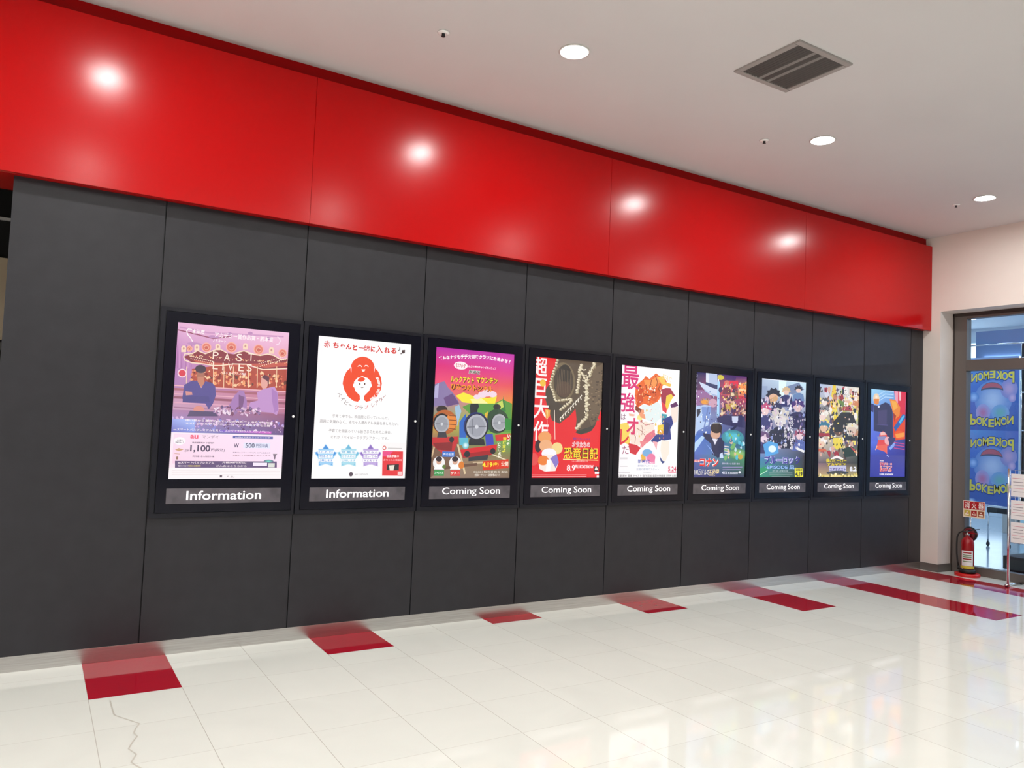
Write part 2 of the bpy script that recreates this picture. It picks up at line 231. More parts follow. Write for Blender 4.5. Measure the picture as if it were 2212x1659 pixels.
def ink_mat(name, emit):
    m = bpy.data.materials.new(name); m.use_nodes = True; nt = m.node_tree; b = nt.nodes['Principled BSDF']
    at = nt.nodes.new('ShaderNodeAttribute'); at.attribute_name = 'ink'
    b.inputs['Roughness'].default_value = 0.5
    if emit > 0:
        b.inputs['Base Color'].default_value = (0.05, 0.05, 0.05, 1); b.inputs['Specular IOR Level'].default_value = 0.0
        nt.links.new(at.outputs['Color'], b.inputs['Emission Color']); b.inputs['Emission Strength'].default_value = emit
        m.cycles.emission_sampling = 'NONE'
    else: nt.links.new(at.outputs['Color'], b.inputs['Base Color'])
    return m
ART = {}
ART['carousel'] = json.loads(r'''[["g","e6b4d8 f2c4e4 e8a0b8 b878b8",0,0,1,0.2],["g","b878b8 e8a0b8 b06878 9a70b0",0,0.2,1,0.46],["g","c888a8 c07088 b06a88 c09ab8",0,0.42,1,0.56],["g","a878a8 8a5070 50407a 7a8ad0",0,0.56,1,0.705],["l","9a5a9a",0.0043,[[0.0172,0.1482],[0.0232,0.2975]]],["l","d8a0d0",0.0043,[[0.0341,0.1471],[0.0402,0.2966]]],["l","9a5a9a",0.0044,[[0.051,0.146],[0.0571,0.2957]]],["l","d8a0d0",0.0044,[[0.0729,0.1446],[0.079,0.2945]]],["l","9a5a9a",0.0043,[[0.0899,0.1435],[0.096,0.2936]]],["l","d8a0d0",0.0045,[[0.107,0.1424],[0.1131,0.2927]]],["l","9a5a9a",0.0044,[[0.134,0.1407],[0.1401,0.2913]]],["l","8a3a5a",0.0107,[[0.0118,0.0512],[0.113,0.0628],[0.3151,0.0868],[0.4672,0.061]]],["l","c890c0",0.0145,[[0.0224,0.0317],[0.2617,0.0523],[0.466,0.0456],[0.95,0.0317]]],["e","b884b8",0.158,0.1315,0.0642,0.0098,0],["e","b884b8",0.3142,0.0754,0.0454,0.0099,0],["e","b884b8",0.4557,0.0463,0.0207,0.01,0],["e","b884b8",0.6386,0.0295,0.0213,0.0102,0],["e","b884b8",0.8134,0.0531,0.0327,0.0102,0],["p","7a1e28",[[0.0716,0.2198],[0.1385,0.197],[0.1865,0.1771],[0.2528,0.194],[0.3165,0.1691],[0.3713,0.1523],[0.44,0.175],[0.5026,0.179],[0.5898,0.1523],[0.6763,0.1686],[0.7412,0.1726],[0.7946,0.1615],[0.8606,0.1655],[0.9347,0.1932],[0.9953,0.1817],[1.0028,0.2416],[0.781,0.2653],[0.6128,0.2428],[0.3951,0.2586],[0.3287,0.2583],[0.2177,0.2568],[0.143,0.2534]]],["p","c04a38",[[0.1415,0.2346],[0.3275,0.2431],[0.4816,0.2423],[0.6387,0.2336],[0.7996,0.2247],[0.9971,0.2057],[1.0018,0.2296],[0.8017,0.2523],[0.6132,0.2467],[0.3954,0.2624],[0.218,0.2606]]],["n",3,90,"f4c890 f8e0b0 ffb070 a02828",0.0898,0.2037,0.9981,0.2177,0.0052,0.0136],["l","f8e4c0",0.0097,[[0.0716,0.2198],[0.0798,0.2006],[0.1385,0.197],[0.1862,0.1733],[0.2525,0.1902],[0.3213,0.165],[0.3711,0.1504],[0.4398,0.1731]]],["l","f8e4c0",0.0103,[[0.5073,0.1729],[0.5897,0.1503],[0.6816,0.1683]]],["l","f8e4c0",0.0107,[[0.6816,0.1683],[0.7412,0.1726],[0.8053,0.1589],[0.8661,0.1652],[0.9346,0.1912],[0.9951,0.1797]]],["l","f8e4c0",0.0097,[[0.0716,0.2198],[0.0831,0.2417],[0.1431,0.2553],[0.2176,0.2549],[0.329,0.2622],[0.3951,0.2586],[0.5024,0.243],[0.6178,0.2386],[0.7702,0.2659],[0.8789,0.2582],[1.0003,0.2458]]],["e","fff2d0",0.1248,0.2111,0.0044,0.0034,0],["e","fff2d0",0.7347,0.2283,0.0048,0.0036,0],["e","fff2d0",0.134,0.2271,0.0044,0.0034,0],["e","fff2d0",0.7458,0.2454,0.0048,0.0036,0],["e","fff2d0",0.1408,0.2131,0.0044,0.0034,0],["e","fff2d0",0.7538,0.2233,0.0048,0.0036,0],["e","fff2d0",0.15,0.2292,0.0044,0.0034,0],["e","fff2d0",0.7649,0.2404,0.0048,0.0036,0],["e","fff2d0",0.1568,0.2152,0.0044,0.0034,0],["e","fff2d0",0.7729,0.2182,0.0048,0.0036,0],["e","fff2d0",0.166,0.2313,0.0044,0.0034,0],["e","fff2d0",0.7841,0.2354,0.0048,0.0036,0],["e","fff2d0",0.1728,0.2173,0.0044,0.0034,0],["e","fff2d0",0.7921,0.2132,0.0049,0.0036,0],["e","fff2d0",0.182,0.2334,0.0044,0.0034,0],["e","fff2d0",0.8033,0.2304,0.0049,0.0036,0],["e","fff2d0",0.1889,0.2194,0.0044,0.0034,0],["e","fff2d0",0.8114,0.2082,0.0049,0.0036,0],["e","fff2d0",0.1981,0.2355,0.0045,0.0034,0],["e","fff2d0",0.8225,0.2254,0.0049,0.0036,0],["e","fff2d0",0.205,0.2215,0.0044,0.0034,0],["e","fff2d0",0.8306,0.2031,0.005,0.0036,0],["e","fff2d0",0.2142,0.2377,0.0044,0.0034,0],["e","fff2d0",0.8419,0.2204,0.0049,0.0036,0],["e","fff2d0",0.2211,0.2236,0.0045,0.0034,0],["e","fff2d0",0.85,0.198,0.0049,0.0036,0],["e","fff2d0",0.2304,0.2398,0.0045,0.0034,0],["e","fff2d0",0.8612,0.2153,0.005,0.0036,0],["e","fff2d0",0.2373,0.2257,0.0045,0.0034,0],["e","fff2d0",0.8694,0.1929,0.0049,0.0036,0],["e","fff2d0",0.2466,0.2419,0.0045,0.0034,0],["e","fff2d0",0.8807,0.2102,0.005,0.0036,0],["e","fff2d0",0.2535,0.2278,0.0045,0.0034,0],["e","fff2d0",0.8889,0.1878,0.005,0.0036,0],["e","fff2d0",0.2628,0.244,0.0046,0.0034,0],["e","fff2d0",0.9002,0.2052,0.005,0.0036,0],["e","fff2d0",0.2698,0.2299,0.0045,0.0034,0],["e","fff2d0",0.9084,0.1827,0.005,0.0036,0],["e","fff2d0",0.2791,0.2462,0.0045,0.0034,0],["e","fff2d0",0.9197,0.2001,0.005,0.0036,0],["e","fff2d0",0.2861,0.2321,0.0045,0.0034,0],["e","fff2d0",0.9279,0.1776,0.005,0.0036,0],["e","fff2d0",0.2955,0.2483,0.0046,0.0034,0],["e","fff2d0",0.9393,0.1949,0.005,0.0036,0],["e","fff2d0",0.3024,0.2342,0.0046,0.0034,0],["e","fff2d0",0.9476,0.1724,0.005,0.0036,0],["e","fff2d0",0.3118,0.2505,0.0046,0.0034,0],["e","fff2d0",0.959,0.1898,0.005,0.0036,0],["e","fff2d0",0.3188,0.2363,0.0046,0.0034,0],["e","fff2d0",0.9673,0.1672,0.005,0.0036,0],["e","fff2d0",0.3282,0.2526,0.0046,0.0034,0],["e","fff2d0",0.9787,0.1847,0.005,0.0036,0],["e","f4b09a",0.1162,0.1645,0.0254,0.0196,0],["e","e0705a",0.1162,0.1645,0.0176,0.0136,0],["e","f0c0a0",0.1164,0.1675,0.0127,0.0088,0],["e","c85040",0.1164,0.1675,0.0088,0.0058,0],["e","f4b09a",0.2592,0.1478,0.042,0.0319,0],["e","e0705a",0.2592,0.1478,0.034,0.0258,0],["e","f0c0a0",0.2595,0.1509,0.021,0.0144,0],["e","c85040",0.2595,0.1509,0.017,0.0113,0],["e","f4b09a",0.4756,0.1341,0.0476,0.0355,0],["e","e0705a",0.4756,0.1341,0.0394,0.0293,0],["e","f0c0a0",0.4759,0.1372,0.0238,0.016,0],["e","c85040",0.4759,0.1372,0.0197,0.0129,0],["e","f4b09a",0.722,0.1343,0.0472,0.0346,0],["e","e0705a",0.722,0.1343,0.0386,0.0283,0],["e","f0c0a0",0.7222,0.1374,0.0236,0.0156,0],["e","c85040",0.7222,0.1374,0.0194,0.0124,0],["e","f4b09a",0.9476,0.1443,0.0411,0.0296,0],["e","e0705a",0.9476,0.1443,0.0322,0.0232,0],["e","f0c0a0",0.9479,0.1475,0.0205,0.0133,0],["e","c85040",0.9479,0.1475,0.0161,0.0101,0],["p","f6dcb8",[[0.0488,0.1912],[0.0464,0.1613],[0.0562,0.1494],[0.0756,0.1482],[0.0872,0.1587],[0.0896,0.1887]]],["e","c89080",0.0674,0.1675,0.0078,0.0082,0],["p","f6dcb8",[[0.1582,0.1769],[0.1558,0.1468],[0.1657,0.1348],[0.1855,0.1336],[0.1973,0.1442],[0.1997,0.1744]]],["e","c89080",0.1771,0.153,0.0079,0.0083,0],["p","f6dcb8",[[0.3378,0.162],[0.3354,0.1315],[0.3457,0.1193],[0.366,0.118],[0.3781,0.1288],[0.3805,0.1594]]],["e","c89080",0.3573,0.1378,0.0081,0.0084,0],["p","f6dcb8",[[0.5801,0.1431],[0.5777,0.112],[0.5883,0.0996],[0.6094,0.0982],[0.622,0.1092],[0.6244,0.1404]]],["e","c89080",0.6004,0.1184,0.0084,0.0086,0],["p","f6dcb8",[[0.8204,0.156],[0.8179,0.1243],[0.829,0.1117],[0.8508,0.1103],[0.8638,0.1215],[0.8663,0.1532]]],["e","c89080",0.8414,0.1308,0.0088,0.0088,0],["p","a83824",[[0.1463,0.2947],[0.3293,0.266],[0.6184,0.2464],[0.7705,0.2698],[0.9953,0.2541],[1.0013,0.4024],[0.356,0.4101],[0.1523,0.3699]]],["n",5,160,"d8603a f0a060 7a2018 f8d098 b04028 502018 e08050",0.1463,0.2947,0.9942,0.3826,0.0104,0.0366],["l","f6d8a8",0.0058,[[0.101,0.2821],[0.1088,0.417]]],["l","f6d8a8",0.0061,[[0.3296,0.2698],[0.3374,0.4071]]],["l","f6d8a8",0.0061,[[0.4213,0.2649],[0.4291,0.4031]]],["l","f6d8a8",0.0062,[[0.5038,0.2604],[0.5117,0.3995]]],["l","f6d8a8",0.0064,[[0.6402,0.2531],[0.6481,0.3936]]],["l","f6d8a8",0.0064,[[0.7202,0.2488],[0.7281,0.3901]]],["l","f6d8a8",0.0066,[[0.8995,0.2391],[0.9074,0.3824]]],["e","f4d8e0",0.0677,0.3251,0.0388,0.028,0],["e","d82a3a",0.0677,0.3251,0.0291,0.0205,0],["l","e8b0b8",0.0106,[[0.0039,0.4066],[0.996,0.4066]]],["l","a05868",0.0212,[[0.0057,0.4289],[0.9979,0.4306]]],["l","e0a8b8",0.0106,[[0.0081,0.4586],[1.0004,0.4626]]],["l","8a4a60",0.0211,[[0.0098,0.4808],[1.0023,0.4866]]],["l","d8a0b8",0.0106,[[0.0125,0.5142],[1.0051,0.5225]]],["l","9a6888",0.0106,[[0.0149,0.5439],[1.0076,0.5545]]],["e","a06048",0.2238,0.3324,0.0348,0.034,0],["e","2a2030",0.2204,0.2908,0.0472,0.0264,0],["p","c07858",[[0.1995,0.3411],[0.2493,0.3387],[0.2601,0.38],[0.2347,0.4077],[0.1976,0.3791]]],["p","3c3a86",[[0.0907,0.399],[0.1523,0.3699],[0.1967,0.3678],[0.2353,0.4153],[0.2667,0.3683],[0.3279,0.3769],[0.355,0.3986],[0.3647,0.4556],[0.3435,0.5099],[0.3112,0.5491],[0.2781,0.5122],[0.0996,0.5111],[0.0805,0.4856]]],["p","33347a",[[0.0863,0.4666],[0.3046,0.4656],[0.3177,0.5032],[0.085,0.5116]]],["p","d08a80",[[0.1037,0.4397],[0.1579,0.4412],[0.1643,0.4598],[0.1107,0.4657]]],["e","d88878",0.2264,0.5538,0.0472,0.0245,0],["p","403a60",[[0.1527,0.5618],[0.363,0.5627],[0.3958,0.5919],[0.1312,0.5996]]],["p","9a70b0",[[0.4782,0.5283],[0.5292,0.4491],[0.5736,0.4143],[0.6108,0.4186],[0.6424,0.4837],[0.6461,0.5304],[0.5841,0.548],[0.5059,0.5505]]],["p","6a4478",[[0.5654,0.4438],[0.6192,0.4573],[0.6042,0.5357],[0.573,0.5406]]],["e","e0a090",0.7932,0.3517,0.0336,0.0473,0],["p","4a2030",[[0.7532,0.326],[0.7892,0.3005],[0.8339,0.3141],[0.8343,0.3895],[0.8197,0.3426],[0.7691,0.3212]]],["p","b88ac8",[[0.7284,0.4216],[0.7912,0.3953],[0.8881,0.3753],[0.9245,0.4176],[0.9394,0.5367],[0.9253,0.569],[0.8801,0.5544],[0.7708,0.5499],[0.6614,0.5221],[0.6749,0.4903],[0.7434,0.4761]]],["p","a070b8",[[0.8616,0.3883],[0.919,0.4178],[0.9339,0.5368],[0.9021,0.5537],[0.8739,0.4752]]],["n",9,90,"f0e0f0 8a6aa0 504070 d0b0d0 6a3a58",0.3498,0.525,0.7733,0.5809,0.0083,0.0313],["l","fff8f8",0.0088,[[0.1261,0.0411],[0.0939,0.0396],[0.0828,0.0536],[0.0919,0.0756],[0.1154,0.0928],[0.1371,0.1178]]],["l","f8e0f0",0.0099,[[0.8891,0.0359],[0.9124,0.0503],[0.9192,0.0659],[0.9042,0.0869],[0.8825,0.0923]]],["t","fff8f8","本年度",0.1815,0.0522,0.109,0.0302,-6,0.03],["t","fff8f8","アカデミー賞作品賞・脚本賞",0.5879,0.0605,0.5268,0.035,-5,0.03],["t","fff8f8","ノミネート",0.3671,0.0995,0.1171,0.0229,-6,0.02],["t","fff0d8","P",0.3416,0.1963,0.0507,0.0496,0,0.0],["t","fff0d8","A",0.4421,0.202,0.0515,0.0499,0,0.0],["t","fff0d8","S",0.5512,0.1975,0.0523,0.0504,0,0.0],["t","fff0d8","T",0.6565,0.1894,0.0532,0.0508,0,0.0],["t","fff0d8","L",0.3442,0.2613,0.0456,0.0496,0,0.0],["t","fff0d8","I",0.411,0.2654,0.0102,0.0498,0,0.0],["t","fff0d8","V",0.4781,0.2637,0.0466,0.0501,0,0.0],["t","fff0d8","E",0.5721,0.2626,0.0472,0.0504,0,0.0],["t","fff0d8","S",0.6461,0.2606,0.0477,0.0508,0,0.0],["t","fff8f8","パスト ライブス／再会",0.5073,0.3048,0.2286,0.017,-3,0.02],["n",11,150,"b8a0e0 6a4a9a f0d8f8 8088d8 503060 d8b0e0",0.008,0.6066,0.9948,0.6857,0.0057,0.0287],["g","90a8f0 a8c8ff 7090e8 5a60b8",0.0088,0.6169,0.2011,0.6989],["g","6a50c8 c050c8 e060c8 5a60c8",0.4145,0.6802,0.8826,0.6947],["t","fff8f8","遠い昔から運命の糸でつながれた二人のための物語",0.5032,0.6227,0.7744,0.015,-0.6,0.02],["t","fff8f8","大人になった彼らがニューヨークで再会する七日間",0.4927,0.6427,0.749,0.015,-0.6,0.02],["t","fff8f8","auスマートパスプレミアムを見て、ふたりで大切な人とスクリーンへ",0.4457,0.6837,0.8438,0.0149,-0.6,0.02],["g","fff4fc fff0fa ffe8f8 ffe8f2",0,0.703,1,1],["g","ffe2f4 fae8fc fbe6fa ffd8ec",0.03,0.71,0.97,0.9],["g","fffdfb fffdfb fffdfb fffdfb",0,0.925,1,1],["e","ffffff",0.0805,0.7568,0.0495,0.0248,0],["t","3a3a50","お得に",0.0846,0.7516,0.0495,0.0104,0,0.02],["t","3a3a50","映画をみよう",0.0812,0.7655,0.0676,0.0103,0,0.02],["t","f04a6a","au",0.2011,0.7286,0.0688,0.0244,-2,0.04],["t","6a5a70","マンデイ",0.3402,0.726,0.1406,0.0233,-3,0.0],["t","3a3450","映画観賞料金 毎週月曜",0.2803,0.7657,0.1857,0.0112,-2,0.02],["t","3c3450","1,100",0.2579,0.8046,0.1711,0.049,-1,0.03],["t","4a4060","円(税込)",0.4106,0.8115,0.1183,0.0234,-2,0.01],["t","5a4a60","月曜",0.1441,0.8165,0.0363,0.0195,0,0.01],["t","3a3450","同伴者1名も割引対象",0.2896,0.8534,0.1858,0.0112,-2,0.02],["p","c8a070",[[0.0468,0.8126],[0.0774,0.8018],[0.1188,0.8117],[0.079,0.8225]]],["p","8a6a50",[[0.0593,0.8572],[0.0771,0.8554],[0.0786,0.8743],[0.0607,0.8745]]],["l","c09068",0.0045,[[0.0442,0.8367],[0.0894,0.8397]]],["l","4858a8",0.0222,[[0.5353,0.724],[0.9001,0.723]]],["t","fff8f8","au PAYで支払うとさらにお得",0.714,0.7236,0.3171,0.0087,-1,0.01],["t","3c3858","W",0.5701,0.779,0.0461,0.0272,0,0.02],["g","e4ecff e4ecff e4ecff e4ecff",0.6329,0.7583,0.8802,0.7946],["t","3c4868","500",0.6934,0.7772,0.0839,0.0304,0,0.02],["t","4a6090","円引特典",0.8031,0.7774,0.1104,0.0256,-1,0.01],["t","6a5878","対象はauスマートパスプレミアム会員の方",0.7145,0.8251,0.3418,0.0094,-1,0.01],["t","8a6070","※詳しくは劇場スタッフまで",0.716,0.8432,0.3418,0.0094,-1,0.01],["p","6a6070",[[0.9085,0.831],[0.9494,0.8306],[0.9352,0.8455],[0.9318,0.8676],[0.9242,0.8677]]],["p","4a3c6a",[[0.0524,0.8831],[0.9483,0.8822],[0.9515,0.9227],[0.0558,0.9262]]],["t","fff8f8","auスマートパスプレミアム",0.2303,0.8934,0.3083,0.0146,0,0.02],["t","fff8f8","月額548円(税込)",0.5606,0.892,0.2128,0.0143,0,0.02],["t","f0e060","初回30日間無料",0.2182,0.9144,0.1056,0.0104,0,0.02],["t","fff8f8","映画がいつでもおトク",0.1225,0.9148,0.086,0.0104,0,0.02],["t","fff8f8","ご入会はこちらから",0.5382,0.9136,0.2699,0.0122,0,0.02],["g","f4f0ff f4f0ff f4f0ff f4f0ff",0.7296,0.8909,0.859,0.9121],["g","d8e4d8 d8e4d8 d8e4d8 d8e4d8",0.8703,0.8937,0.9309,0.9209],["r","60e0c8","4a5c7a",0.8718,0.8809,0.0456,0.011],["l","d8cfcf",0.0027,[[0.0306,0.9455],[0.9842,0.9469]]],["l","d8cfcf",0.0027,[[0.0315,0.9575],[0.9852,0.9598]]],["l","d8cfcf",0.0026,[[0.0325,0.9695],[0.9862,0.9728]]],["g","504850 504850 504850 504850",0.4401,0.9743,0.4603,0.9885],["t","8a8488","× au",0.534,0.9832,0.0674,0.0128,0,0.0]]''')
